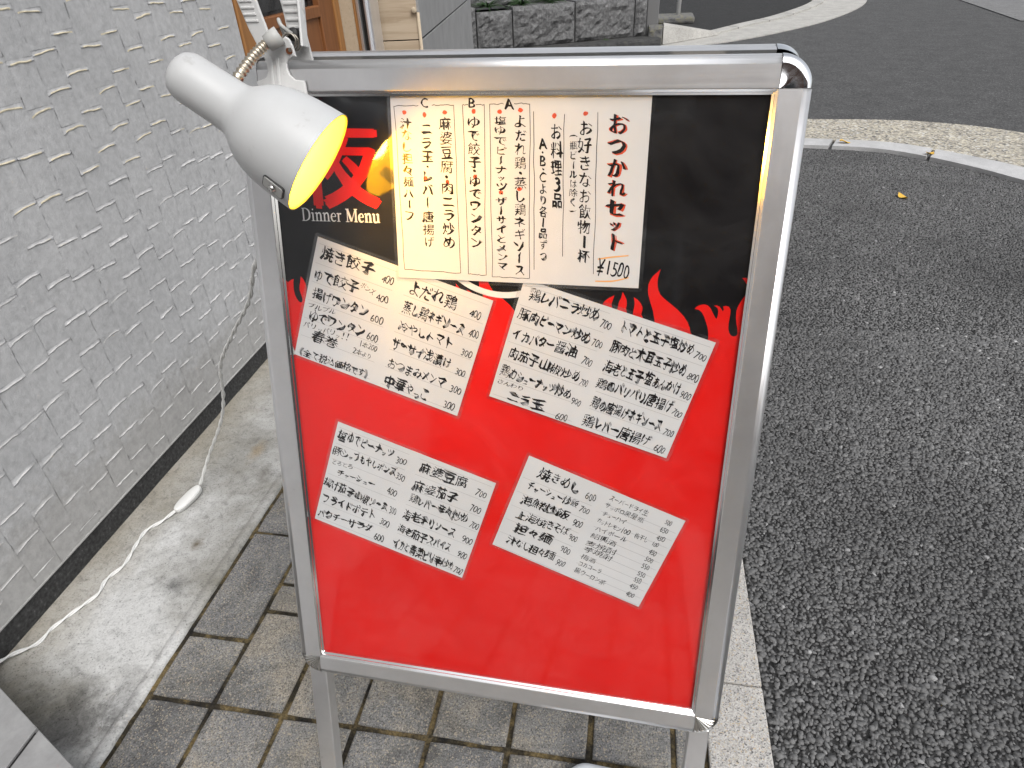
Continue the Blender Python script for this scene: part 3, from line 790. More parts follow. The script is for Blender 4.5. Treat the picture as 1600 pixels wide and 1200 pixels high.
# curved band of pale exposed aggregate and its kerb stones across the lot's mouth
def strip(name, A_, B_, z, th, mname, parent=None, n=4):
    a = [Vector((*p, 0)) for p in A_]; b = [Vector((*p, 0)) for p in B_]
    bm = bmesh.new()
    t0 = [bm.verts.new((p.x, p.y, z)) for p in a]; t1 = [bm.verts.new((p.x, p.y, z)) for p in b]
    u0 = [bm.verts.new((p.x, p.y, z - th)) for p in a]; u1 = [bm.verts.new((p.x, p.y, z - th)) for p in b]
    for i in range(len(a) - 1):
        bm.faces.new((t0[i], t0[i + 1], t1[i + 1], t1[i]))
        bm.faces.new((u0[i], t0[i], t0[i + 1], u0[i + 1])[::-1]); bm.faces.new((u1[i], u1[i + 1], t1[i + 1], t1[i])[::-1])
    bm.faces.new((t0[0], t1[0], u1[0], u0[0])); bm.faces.new((t0[-1], u0[-1], u1[-1], t1[-1]))
    return obj(name, bm_done(bm, name, mname), parent)
def samp(P, t):
    P = [Vector((*p, 0)) for p in P]
    d = [0]
    for p, q in zip(P, P[1:]): d.append(d[-1] + (q - p).length)
    s_ = t * d[-1]
    for i in range(len(P) - 1):
        if s_ <= d[i + 1] + 1e-9:
            f_ = (s_ - d[i]) / max(d[i + 1] - d[i], 1e-9); q = P[i].lerp(P[i + 1], f_)
            return (q.x, q.y)
    return (P[-1].x, P[-1].y)
def smooth2(P, n=6): return [(v.x, v.y) for v in catmull([(*p, 0) for p in P], n)]
outer = smooth2([(-0.6, 5.7), (0.5, 5.64), (1.29, 5.56), (1.8, 5.53), (2.1, 5.46), (2.4, 5.32), (2.64, 5.10), (2.95, 4.7), (3.4, 3.9), (4.2, 2.6)])
mid = smooth2([(-0.6, 5.13), (0.5, 5.04), (1.15, 4.96), (1.45, 4.92), (1.70, 4.85), (1.88, 4.72), (2.10, 4.50), (2.27, 4.28), (2.75, 3.5), (3.6, 2.1)])
inner = smooth2([(-0.6, 4.97), (0.5, 4.87), (1.12, 4.79), (1.41, 4.75), (1.61, 4.68), (1.78, 4.55), (2.00, 4.30), (2.15, 4.07), (2.62, 3.35), (3.45, 2.0)])
band = strip('aggregate_band', outer, mid, -0.004, 0.05, 'exposed_aggregate')
tag(band, kind='structure')
kb = tag(empty('curved_kerb', (1.6, 4.7, 0)), kind='structure')
tj = [0.0, 0.115, 0.23, 0.345, 0.452, 0.572, 0.70, 0.83, 1.0]
for a, b in zip(tj, tj[1:]):
    k = 7; g_ = 0.0022
    ts = [a + g_ + (b - a - 2 * g_) * i / k for i in range(k + 1)]
    strip('kerb_stone', [samp(mid, t) for t in ts], [samp(inner, t) for t in ts], 0.006, 0.05, 'far_kerb', kb)

# far side of the road: gutter slab, kerb and the dark yard behind it
g_road = smooth2([(-2.6, 8.0), (-0.9, 8.75), (0.09, 9.19), (0.53, 9.38), (1.23, 9.9), (1.95, 10.69), (2.84, 11.96), (3.85, 14.1), (4.6, 17)])
g_kerb = smooth2([(-2.8, 8.3), (-1.1, 9.1), (0.0, 9.5), (0.29, 9.66), (0.97, 10.40), (1.56, 11.3), (2.27, 12.35), (3.19, 14.32), (3.9, 17)])
g_back = smooth2([(-2.9, 8.6), (-1.2, 9.35), (-0.1, 9.75), (0.20, 9.86), (0.85, 10.58), (1.42, 11.45), (2.12, 12.5), (3.02, 14.45), (3.7, 17.1)])
tag(strip('far_gutter', g_kerb, g_road, -0.010, 0.04, 'pale_concrete'), kind='structure')
fk = tag(empty('far_kerb', (1.4, 11.3, 0)), kind='structure')
for i in range(8):
    a, b = 0.36 + i * 0.08, 0.36 + (i + 1) * 0.08
    ts = [a + 0.0012 + (b - a - 0.0024) * k / 5 for k in range(6)]
    strip('kerb_stone', [samp(g_back, t) for t in ts], [samp(g_kerb, t) for t in ts], 0.012, 0.06, 'pale_concrete', fk)
flat('yard', [(0.30, 10.0), (0.85, 10.58), (1.42, 11.45), (2.12, 12.5), (3.02, 14.45), (3.7, 17.1), (3.7, 30), (-8, 30), (-8, 12), (0.25, 10.6)], -0.006, 'asphalt_bed')
flat('concrete_apron', [(5.1, 11.2), (9, 11.0), (9, 22), (6.2, 22), (5.35, 13.6)], -0.012, 'old_concrete')

# ------------------------------------------------------------------ stucco wall on the left
WX = -1.265
wall = tag(empty('stucco_wall', (WX, 1.0, 0)), 'grey stucco wall in a staggered raised-edge pattern beside the gutter', 'wall')
obj('wall_core', box_mesh('wall_core', (WX - 0.18, WX - 0.0035, -2.4, 2.208, 0.068, 3.4), 'stucco'), wall)
obj('plinth', box_mesh('plinth', (WX - 0.18, WX - 0.004, -2.4, 2.206, -0.05, 0.0665), 'plinth'), wall)
bm = bmesh.new()
bx(bm, WX - 0.006, WX + 0.0015, -2.4, 2.207, 0.0672, 0.0735, 0.002, 2)
obj('drip_edge', bm_done(bm, 'drip_edge', 'stucco'), wall)
PW = 0.0725
def patch_mesh(seed):
    r_ = random.Random(seed)
    nx, ny = 11, 13
    H_ = 0.088
    bend = r_.uniform(-0.012, 0.001) if r_.random() < 0.6 else r_.uniform(-0.001, 0.001)
    bend_r = r_.uniform(-0.004, 0.001)
    wob = r_.uniform(0, 50); slope = r_.uniform(-.05, .05)
    rid = r_.uniform(0.0010, 0.0036); cut0, cut1 = (r_.uniform(0.0, 0.35), 1.0) if r_.random() < 0.25 else (0.0, r_.uniform(0.6, 1.0)) if r_.random() < 0.3 else (0.0, 1.0)
    xs = np.linspace(-PW / 2 + 0.0001, PW / 2 - 0.0001, nx)
    V, F, I = [], [], []
    base_rows = np.linspace(0, 0.055, 6)
    bead = [(-0.0045, 0.0), (-0.0018, 0.0), (-0.0010, 0.8), (0.0, 1.0), (0.0008, 0.8), (0.0020, 0.12)]
    for j in range(13):
        for x in xs:
            t = x / PW + 0.5
            top = H_ - 0.0075 + bend * (1 - t) ** 4 + bend_r * t ** 6 + 0.0018 * nz(x * 45 + wob, 2) + slope * x
            fade = min(1, max(0.0, (t - cut0 - 0.01) / 0.08)) * min(1, max(0.0, (min(cut1, 0.98) - t) / 0.10))
            if j < 6: y, zb_ = base_rows[j], 0.0
            elif j < 12:
                dy, k_ = bead[j - 6]
                y = min(top + dy, H_ - 0.0006 + dy * 0.1); zb_ = k_ * rid * (0.75 + 0.8 * nz(x * 70 + wob, 7)) * fade
            else: y, zb_ = H_ - 0.0002, 0.0
            z = 0.0009 * nz(x * 25 + wob, y * 25) + 0.0005 * nz(x * 110, y * 110 + wob) - 0.0004 * (y / H_) + zb_
            ex = min(x + PW / 2, PW / 2 - x)
            if ex < 0.004: z += 0.0030 * max(0, nz(x * 10 + wob, y * 130) + 0.10) - 0.0006
            V.append((x + 0.0006 * nz(wob, y * 70) * (1 if ex > 0.001 else 0), y, z))
    for j in range(12):
        for i in range(nx - 1):
            a = j * nx + i
            F.append((a, a + 1, a + nx + 1, a + nx)); I.append(1 if 7 <= j < 11 and 0 < i < nx - 2 else 0)
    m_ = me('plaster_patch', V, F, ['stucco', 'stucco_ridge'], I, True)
    return m_
PATCH = [patch_mesh(s_) for s_ in range(36)]
Rw = Matrix(((0, 0, 1, 0), (1, 0, 0, 0), (0, 1, 0, 0), (0, 0, 0, 1)))     # patch x -> world y, y -> up, z -> out
rest = []
y_first = 1.354 - PW * 32
for c in range(64):
    y0 = y_first + PW * c
    if y0 < -0.9 or y0 + PW > 2.212: continue
    z = 0.0735 - 0.05 + (0.044 if c % 2 else 0.0) + random.uniform(-.008, .008)
    while z < 2.3:
        h = 0.088 * random.uniform(0.86, 1.12)
        if random.random() < 0.03: h *= 1.35
        lo = max(z, 0.074)
        sc = (z + h - lo) / 0.088
        if sc > 0.2:
            M = Matrix.Translation((WX + random.uniform(-.0002, .0002), y0 + PW / 2, lo)) @ Rw @ Matrix.Rotation(random.uniform(-.008, .008), 4, 'Z') @ Matrix.Diagonal((1.0, sc, 1.0, 1))
            if 0.50 < y0 and lo < 1.14: obj('plaster_patch', random.choice(PATCH), wall, M)
            else: rest.append((random.choice(PATCH), M))
        z += h
V, F, I = [], [], []
for m_, M in rest:
    o_ = len(V)
    V += [tuple(M @ v.co) for v in m_.vertices]
    F += [tuple(o_ + k for k in p.vertices) for p in m_.polygons]; I += [p.material_index for p in m_.polygons]
tag(obj('plaster_relief', me('plaster_relief', V, F, ['stucco', 'stucco_ridge'], I, True), wall), kind='stuff')

# ------------------------------------------------------------------ doorway beyond the wall
door = tag(empty('wooden_door', (-1.36, 2.8, 0)), 'brown wooden door with a glazed upper half past the stucco wall', 'door')
obj('door_frame', box_mesh('door_frame', (-1.40, -1.262, 2.2135, 2.33, 0, 2.4), 'frame_wood', 0.004), door)
obj('door_frame', box_mesh('door_frame', (-1.42, -1.345, 2.331, 2.40, 0, 2.4), 'frame_wood', 0.004), door)
obj('stile', box_mesh('stile', (-1.40, -1.36, 2.405, 2.52, 0.02, 2.3), 'door_wood', 0.003), door)
obj('stile', box_mesh('stile', (-1.40, -1.36, 3.06, 3.205, 0.02, 2.3), 'door_wood', 0.003), door)
obj('door_frame', box_mesh('door_frame', (-1.405, -1.352, 3.2075, 3.262, 0, 2.4), 'frame_wood', 0.004), door)
obj('lower_panel', box_mesh('lower_panel', (-1.398, -1.372, 2.5205, 3.0595, 0.02, 0.985), 'door_wood', 0.002), door)
obj('rail', box_mesh('rail', (-1.398, -1.358, 2.5205, 3.0595, 0.9855, 1.03), 'door_wood', 0.004), door)
obj('glazing', box_mesh('glazing', (-1.392, -1.386, 2.5205, 3.0595, 1.0305, 2.2), 'window_glass'), door)
obj('curtain_pole', box_mesh('curtain_pole', (-1.42, -1.41, 2.75, 2.78, 1.03, 2.2), 'cream_render'), door)
obj('interior', box_mesh('interior', (-1.75, -1.70, 2.3, 3.2, 0, 2.3), 'joint_black'), door)
ja = tag(empty('cream_jamb', (-1.33, 3.3, 0)), 'cream rendered pillar between the wooden door and the metal channel', 'pillar')
obj('render', box_mesh('render', (-1.44, -1.290, 3.2655, 3.42, 0, 2.6), 'cream_render', 0.004), ja)
obj('edge_bead', box_mesh('edge_bead', (-1.2895, -1.2815, 3.264, 3.42, 0, 2.6), 'frame_wood', 0.001), ja)
ch = tag(empty('metal_channel', (-1.25, 3.3, 0)), 'grey aluminium door channel with a pale strip beside the beige stone', 'channel')
for x0, x1, mn, y0 in ((-1.281, -1.268, 'aluminium_v', 3.28), (-1.2675, -1.2445, 'dark_gasket', 3.30), (-1.244, -1.236, 'aluminium_v', 3.28), (-1.2355, -1.2235, 'weight_plastic', 3.275), (-1.223, -1.2155, 'aluminium_v', 3.285)):
    obj('channel_strip', box_mesh('channel_strip', (x0, x1, y0, 3.40, 0, 2.6), mn, 0.001), ch)

# ------------------------------------------------------------------ stone-clad corner building
Rb = Matrix.Translation((-1.055, 3.5, 0)) @ Matrix.Rotation(R(7), 4, 'Z')
bl = tag(empty('corner_building', (-1.055, 3.5, 0), R(7)), 'corner building clad in beige stone and grey tile behind the sign', 'building')
WORLD[bl.name] = Rb
obj('wall_core', box_mesh('wall_core', (-1.6, -0.012, 0.012, 2.49, 0, 2.6), 'joint_black'), bl, Rb)
for x0, x1 in ((-0.245, -0.010), (-0.72, -0.249)):
    for z0, z1 in ((0.0, 0.42), (0.424, 0.834), (0.838, 1.25), (1.254, 1.7), (1.704, 2.6)):
        obj('beige_slab', box_mesh('beige_slab', (x0, x1, 0.0, 0.011, z0 + 0.001, z1), 'beige_stone', 0.0015), bl, Rb)
for (z0, z1), ysp in (((0.0, 0.41), (0.008, 0.9, 1.7, 2.5)), ((0.415, 0.832), (0.008, 0.77, 2.5)), ((0.842, 1.30), (0.008, 1.25, 2.5)), ((1.305, 2.6), (0.008, 0.77, 2.5))):
    for y0, y1 in zip(ysp, ysp[1:]):
        obj('grey_tile', box_mesh('grey_tile', (-0.011, 0.0, y0 + 0.0015, y1 - 0.0015, z0, z1), 'grey_tile', 0.001), bl, Rb)
bm = bmesh.new(); tube(bm, [(-0.003, -0.003, 0), (-0.003, -0.003, 0.955)], 0.008, 10)
obj('corner_bead', bm_done(bm, 'corner_bead', 'cream_render', True), bl, Rb)
bm = bmesh.new(); lathe(bm, [(0, 0.007), (0.010, 0.006), (0.014, 0.003), (0.014, -0.004), (0, -0.004)], 18)
obj('bead_cap', bm_done(bm, 'bead_cap', 'cream_render', True), bl, Rb @ Matrix.Translation((-0.02, -0.013, 0.965)) @ Matrix.Rotation(R(90), 4, 'X'))

# ------------------------------------------------------------------ rough stone retaining wall, its kerb and planting
a0, a1 = Vector((-3.4, 7.75, 0)), Vector((0.075, 9.66, 0))
du = (a1 - a0).normalized(); ang = math.atan2(du.y, du.x)
Ms = Matrix.Translation(a1) @ Matrix.Rotation(ang, 4, 'Z')         # local -x runs left along the wall, +y is behind
sw = tag(empty('stone_retaining_wall', a1, ang), 'rough split-faced grey stone block wall across the road', 'wall')
WORLD[sw.name] = Ms
def rough_block(nm, w, d, h, seed, amp, mname, nx=14, nzv=9):
    V, F = [], []
    for j in range(nzv + 1):
        for i in range(nx + 1):
            x, z = -w / 2 + w * i / nx, h * j / nzv
            e = min(i, nx - i, j, nzv - j)
            b = amp * (0.8 * nz(x * 5 + seed, z * 5) + 0.9 * nz(x * 14, z * 14 + seed) + 0.5 * nz(x * 34 + seed, z * 34)) if e > 0 else -0.0
            V.append((x, -(amp * 0.9 if e > 0 else 0) - b, z))
    for j in range(nzv):
        for i in range(nx):
            a = j * (nx + 1) + i; F.append((a, a + 1, a + nx + 2, a + nx + 1))
    o_ = len(V); V += [(-w / 2, d, 0), (w / 2, d, 0), (w / 2, d, h), (-w / 2, d, h)]
    bl_, br_, tr_, tl_ = 0, nx, (nx + 1) * (nzv + 1) - 1, (nx + 1) * nzv
    F += [[o_ + 3, o_ + 2] + [tl_ + i for i in range(nx, -1, -1)], [bl_, o_, o_ + 1] + [nx - i for i in range(0, nx)], [o_, bl_] + [j * (nx + 1) for j in range(1, nzv + 1)] + [o_ + 3], [o_ + 1, o_ + 2] + [(j + 1) * (nx + 1) - 1 for j in range(nzv, -1, -1)], [o_, o_ + 3, o_ + 2, o_ + 1]]
    return me(nm, V, F, mname)
xs_b = [0.0, -0.175, -0.99, -1.80, -2.25, -3.05, -3.85]
for i, (x1_, x0_) in enumerate(zip(xs_b, xs_b[1:])):
    w = x1_ - x0_ - 0.016; h = (0.43, 0.44, 0.43, 0.40, 0.45, 0.44)[i]
    obj('stone_block', rough_block('stone_block', w, 0.3, h, i * 7.3 + 1, 0.035, 'split_stone', max(5, int(w / 0.045)), 10), sw, Ms @ Matrix.Translation(((x0_ + x1_) / 2, 0, 0.10)))
    if i:
        obj('stone_block', rough_block('stone_block', w + 0.1, 0.3, 0.45, i * 3.3 + 40, 0.035, 'split_stone', max(5, int(w / 0.045)), 10), sw, Ms @ Matrix.Translation(((x0_ + x1_) / 2 + 0.2, 0.34, 0.52)))
obj('wall_backing', box_mesh('wall_backing', (-3.9, -0.01, 0.06, 0.32, 0.0, 0.50), 'joint_black'), sw, Ms)
fo = tag(obj('wall_footing', rough_block('wall_footing', 3.95, 0.42, 0.10, 5, 0.012, 'dark_stone', 40, 4), None, Ms @ Matrix.Translation((-1.92, -0.30, -0.005))), 'low dark stone footing along the foot of the block wall', 'footing')
# fern-like plant on the wall
def tuft(nm, M, n, L_, mname, label, cat, group):
    V, F = [], []
    r_ = random.Random(len(label))
    for i in range(n):
        a = r_.uniform(0, 6.28); l = L_ * r_.uniform(0.6, 1.1); w = l * 0.07; el = r_.uniform(0.3, 1.1)
        d = Vector((math.cos(a), math.sin(a), 0)); s_ = Vector((-d.y, d.x, 0))
        o_ = len(V)
        for k in range(5):
            t = k / 4
            p = d * (l * t * math.cos(el * (1 - .4 * t))) + Vector((0, 0, l * (math.sin(el) * t - 0.55 * t * t)))
            ww = w * (1 - t * 0.92) * (0.5 + t if t < .4 else 1)
            V += [tuple(p + s_ * ww), tuple(p + Vector((0, 0, ww * 0.5))), tuple(p - s_ * ww)]
        for k in range(4):
            for q in range(2):
                b = o_ + k * 3 + q; F.append((b, b + 1, b + 4, b + 3))
    return tag(obj(nm, me(nm, V, F, mname), None, M), label, cat, group)
for x, lab in ((-2.05, 'spiky dark green plant on the block wall next to the grey tile'), (-1.62, 'dark green fern on the block wall, second from the grey tile'), (-1.25, 'dark green fern on the block wall, farthest from the grey tile')):
    tuft('fern', Ms @ Matrix.Translation((x, 0.16, 0.53)), 46, 0.24, 'dark_leaf', lab, 'plant', 'plants on the block wall')
tuft('weed', Ms @ Matrix.Translation((-0.62, -0.12, 0.10)), 14, 0.05, 'leaf', 'tiny bright weed on the dark footing', 'plant', None)
tuft('weed', Ms @ Matrix.Translation((0.06, -0.40, 0.0)), 12, 0.06, 'leaf', 'tiny bright weed at the corner of the mossy stone', 'plant', None)

tag(obj('concrete_post', box_mesh('concrete_post', (0.075, 0.225, 9.80, 9.95, 0.0, 1.1), 'concrete_post', 0.008), None), 'square grey concrete post at the end of the block wall', 'post')
tag(obj('mossy_stone', rough_block('mossy_stone', 0.17, 0.24, 0.215, 9, 0.012, 'mossy_stone', 8, 8), None, Matrix.Translation((0.195, 9.55, -0.01))), 'small mossy stone block in front of the grey post', 'stone')
bm = bmesh.new()
P8 = [(0.292, 9.58, -0.01), (1.06, 10.40, -0.01), (1.00, 10.55, -0.01), (0.292, 9.98, -0.01), (0.292, 9.64, 0.215), (1.06, 10.42, 0.03), (1.00, 10.53, 0.03), (0.292, 9.9, 0.215)]
vv = [bm.verts.new(p) for p in P8]
for f in ((3, 2, 1, 0), (4, 5, 6, 7), (0, 1, 5, 4), (1, 2, 6, 5), (2, 3, 7, 6), (3, 0, 4, 7)): bm.faces.new([vv[k] for k in f])
bmesh.ops.bevel(bm, geom=list(bm.edges), offset=0.012, segments=2, affect='EDGES', profile=0.5)
tag(obj('ramp_kerb', bm_done(bm, 'ramp_kerb', 'pale_concrete')), 'wedge-shaped pale concrete kerb sloping down to the gutter', 'kerb')
pb = tag(empty('white_pole', (0.6, 12.0, 0)), 'thin white pole on a mossy stone foot in the dark yard', 'pole')
bm = bmesh.new(); bx(bm, 0.25, 0.82, 11.75, 12.30, -0.01, 0.09, 0.03, 2)
for v in bm.verts: v.co += Vector((0.02 * nz(v.co.x * 7, v.co.y * 7), 0.02 * nz(v.co.y * 7, 3), 0.012 * nz(v.co.x * 9, v.co.y * 9, 5)))
obj('foot', bm_done(bm, 'foot', 'mossy_stone'), pb)
bm = bmesh.new(); tube(bm, [(0.575, 12.05, 0.05), (0.575, 12.05, 2.2)], 0.032, 14)
obj('shaft', bm_done(bm, 'shaft', 'white_paint', True), pb)

# step of the entrance, bottom left
Mst = Matrix.Translation((-1.07, 0.505, 0.15)) @ Matrix.Rotation(math.atan2(-0.098, 0.22), 4, 'Z')
st = tag(empty('stone_step', (-1.07, 0.505, 0)), 'pale grey tiled step in the bottom left corner', 'step')
Jx = 0.1265
obj('core', box_mesh('core', (-0.5, 0.55, -0.8, -0.006, -0.20, -0.005), 'joint_black'), st, Mst)
def quad_tile(pts):
    bm = bmesh.new(); prism(bm, pts, -0.02, 0.0, 0.0015)
    return bm_done(bm, 'step_tile', 'step_tile')
# the joint leans: from the edge back towards the wall
j0, j1 = (0.128, 0.0), (0.128 + 0.312, -0.70)
obj('step_tile', quad_tile([(-0.5, -0.8), (j1[0] - 0.004, -0.8), (j1[0] - 0.004 + 0.0, -0.70), (j0[0] - 0.004, 0.0), (-0.5, 0.0)]), st, Mst)
obj('step_tile', quad_tile([(j1[0] + 0.004, -0.8), (0.55, -0.8), (0.55, 0.0), (j0[0] + 0.004, 0.0), (j1[0] + 0.004, -0.70)]), st, Mst)

# ------------------------------------------------------------------ the A-frame sign
W_, H_ = 0.576, 0.8195
U = Vector((0.99968517, -0.02509108, 0.0)); Vd = Vector((-0.00642796, -0.26252875, -0.96490276)); Nn = Vector((-0.02421045, -0.96459899, 0.26260739))
T0 = Vector((-0.43366573, 0.76679672, 1.11085))
def mat4(x, y, z, o): return Matrix(((x.x, y.x, z.x, o.x), (x.y, y.y, z.y, o.y), (x.z, y.z, z.z, o.z), (0, 0, 0, 1)))
S = mat4(U, -Vd, Nn, T0)                      # local x = right, y = up, z = towards the viewer; origin at the inner top-left corner
def flipy(v): return Vector((-v.x, -v.y, v.z))
YM = T0 + U * (W_ / 2)
Nr, Vr = flipy(Nn), flipy(Vd)
Tr_ = Vector((YM.x, YM.y + 0.068, T0.z + 0.0035)) + U * (W_ / 2)
S2 = mat4(-U, -Vr, Nr, Tr_)
sign = tag(empty('a_frame_sign', (-0.15, 0.8, 0), -0.025), 'aluminium A-frame stand sign with a red and black dinner menu poster', 'sign')

PROF = [(-0.0055, -0.012), (-0.0055, -0.0062), (-0.0032, -0.0040), (-0.0030, -0.0030), (-0.0006, -0.0005), (0.0004, 0.0), (0.0225, 0.0012), (0.0262, 0.0008), (0.0292, -0.0008), (0.0316, -0.0036), (0.0328, -0.0075), (0.0330, -0.012), (0.0330, -0.021)]
def rail(nm, p0, p1, out, MM, parent, mname, prof=PROF):
    # straight rail from p0 to p1 (local xy), profile runs outward along 'out'
    V, F, I = [], [], []
    n = len(prof)
    for p in (p0, p1):
        for d, z in prof: V.append((p[0] + out[0] * d, p[1] + out[1] * d, z))
    for i in range(n - 1): F.append((i, i + 1, n + i + 1, n + i)); I.append(1 if i < 4 else 0)
    F.append((n - 1, 0, n, 2 * n - 1)); I.append(0)
    F.append(list(range(n))); F.append(list(range(n, 2 * n))[::-1]); I += [0, 0]
    m_ = me(nm, V, F, [mname, 'aluminium_edge'], I)
    bm = bmesh.new(); bm.from_mesh(m_); bmesh.ops.recalc_face_normals(bm, faces=bm.faces); bm.to_mesh(m_); bm.free()
    m_.polygons.foreach_set('use_smooth', [len(p.vertices) == 4 and i in range(6, 11) for i, p in enumerate(m_.polygons)])
    return obj(nm, m_, parent, MM)
def cap(nm, corner, a0_, MM, parent, mname, ribs):
    prof = [(d, z + 0.0004) for d, z in PROF if d > 0] ; prof[-1] = (0.0334, -0.021)
    prof = [(0.0, 0.0006)] + [(d * 1.012, z) for d, z in prof]
    steps = 28 if ribs else 14
    V, F = [], []
    for k in range(steps + 1):
        a = a0_ + math.pi / 2 * k / steps
        rb = (0.0011 if k % 4 in (1, 2) else -0.0003) if ribs else 0
        for q, (d, z) in enumerate(prof):
            w = min(1, d / 0.012) * (1 if d < 0.026 else 0)
            V.append((corner[0] + math.cos(a) * d, corner[1] + math.sin(a) * d, z + rb * w))
    n = len(prof)
    for k in range(steps):
        for i in range(n - 1):
            F.append((k * n + i, k * n + i + 1, (k + 1) * n + i + 1, (k + 1) * n + i))
    m_ = me(nm, V, F, mname)
    bm = bmesh.new(); bm.from_mesh(m_); bmesh.ops.remove_doubles(bm, verts=bm.verts, dist=1e-6)
    bmesh.ops.recalc_face_normals(bm, faces=bm.faces); bm.to_mesh(m_); bm.free()
    m_.polygons.foreach_set('use_smooth', [not ribs] * len(m_.polygons))
    return obj(nm, m_, parent, MM)
for MM, front in ((S, True), (S2, False)):
    g_ = 0.0006
    for nm, p0, p1, out, mn in (('frame_rail', (g_, 0), (W_ - g_, 0), (0, 1), 'aluminium_h'), ('frame_rail', (g_, -H_), (W_ - g_, -H_), (0, -1), 'aluminium_h'),
                                ('frame_rail', (0, -g_), (0, -H_ + g_), (-1, 0), 'aluminium_v'), ('frame_rail', (W_, -g_), (W_, -H_ + g_), (1, 0), 'aluminium_v')):
        rail(nm, p0, p1, out, MM, sign, mn)
    for cn, a0_, rb in (((0, 0), math.pi / 2, False), ((W_, 0), 0, False), ((0, -H_), math.pi, True), ((W_, -H_), -math.pi / 2, True)):
        cap('corner_cap', cn, a0_, MM, sign, 'chrome' if not rb else 'cap_metal', rb)
    obj('back_board', box_mesh('back_board', (-0.02, W_ + 0.02, -H_ - 0.02, 0.02, -0.0190, -0.0125), 'white_paint' if front else 'dark_gasket'), sign, MM)
    zb = (Matrix(MM).translation.z)
    Lg = zb / 0.96490 - 0.004
    for x0, x1 in ((-0.023, 0.005), (W_ - 0.005, W_ + 0.023)):
        bm = bmesh.new(); bx(bm, x0, x1, -Lg, -H_ - 0.028, -0.030, -0.006, 0.0012, 1)
        lg = obj('leg', bm_done(bm, 'leg', 'aluminium_v'), sign, MM)
        bm = bmesh.new(); bx(bm, x0 - 0.002, x1 + 0.002, -Lg - 0.003, -Lg + 0.028, -0.032, -0.004, 0.002, 1)
        obj('foot', bm_done(bm, 'foot', 'black_rubber'), lg, MM)
for x in (0.08, W_ - 0.08):
    bm = bmesh.new(); bx(bm, x - 0.03, x + 0.03, 0.004, 0.026, -0.046, -0.0215, 0.002)
    obj('hinge', bm_done(bm, 'hinge', 'screw'), sign, S)

Zp = -0.0112
poster = obj('poster', box_mesh('poster', (-0.006, W_ + 0.006, -H_ - 0.006, 0.006, Zp - 0.0006, Zp), 'poster_black'), sign, S)
poster['label'] = 'black and red poster with printed flames'
top_pts = [(u, -v) for u, v in FLAME_TOP]
poly = top_pts + [(W_ + 0.006, -H_ - 0.006), (-0.006, -H_ - 0.006)]
poly = [(min(max(x, -0.006), W_ + 0.006), y) for x, y in poly]
cl = [poly[0]]
for p in poly[1:]:
    if math.hypot(p[0] - cl[-1][0], p[1] - cl[-1][1]) > 2e-4: cl.append(p)
bm = bmesh.new()
vs_ = [bm.verts.new((x, y, Zp + 0.0001)) for x, y in cl]
es_ = [bm.edges.new((vs_[i], vs_[(i + 1) % len(vs_)])) for i in range(len(vs_))]
bmesh.ops.triangle_fill(bm, edges=es_, use_beauty=True, normal=(0, 0, 1))
for f in bm.faces:
    if f.normal.z < 0: f.normal_flip()
obj('flame_print', bm_done(bm, 'flame_print', 'poster_red', normals=False), poster, S)
n = 72; cx, cy = 0.2895, -0.137
V = [(cx + r_ * math.cos(2 * math.pi * k / n), cy + r_ * math.sin(2 * math.pi * k / n), Zp + 0.0003) for r_ in (0.0878, 0.0952) for k in range(n)]
obj('ring_print', me('ring_print', V, [(k, n + k, n + (k + 1) % n, (k + 1) % n) for k in range(n)], 'poster_white'), poster, S)

# ---- lettering
GL = {}
def glyph(ch):
    if ch not in GL:
        cu = bpy.data.curves.new('glyph', 'FONT'); cu.body = ch; cu.resolution_u = 3; cu.offset = -0.013 if ch != '夜' else 0.0
        o = bpy.data.objects.new('glyph', cu); C.objects.link(o)
        m_ = bpy.data.meshes.new_from_object(o)
        V = [(v.co.x, v.co.y) for v in m_.vertices]; F = [tuple(p.vertices) for p in m_.polygons]
        bpy.data.objects.remove(o); bpy.data.curves.remove(cu); bpy.data.meshes.remove(m_)
        if not V: V, F = [(0, 0)], []
        xs = [v[0] for v in V]; ys = [v[1] for v in V]
        wide = ord(ch) > 0x2000
        c = (0.5, 0.38) if wide else ((min(xs) + max(xs)) / 2, (min(ys) + max(ys)) / 2)
        s_ = 1.0 if wide else 0.92 / max(0.3, max(ys) - min(ys))
        GL[ch] = ([((x - c[0]) * (s_ if wide else s_ * 0.95), (y - c[1]) * s_) for x, y in V], F)
    return GL[ch]
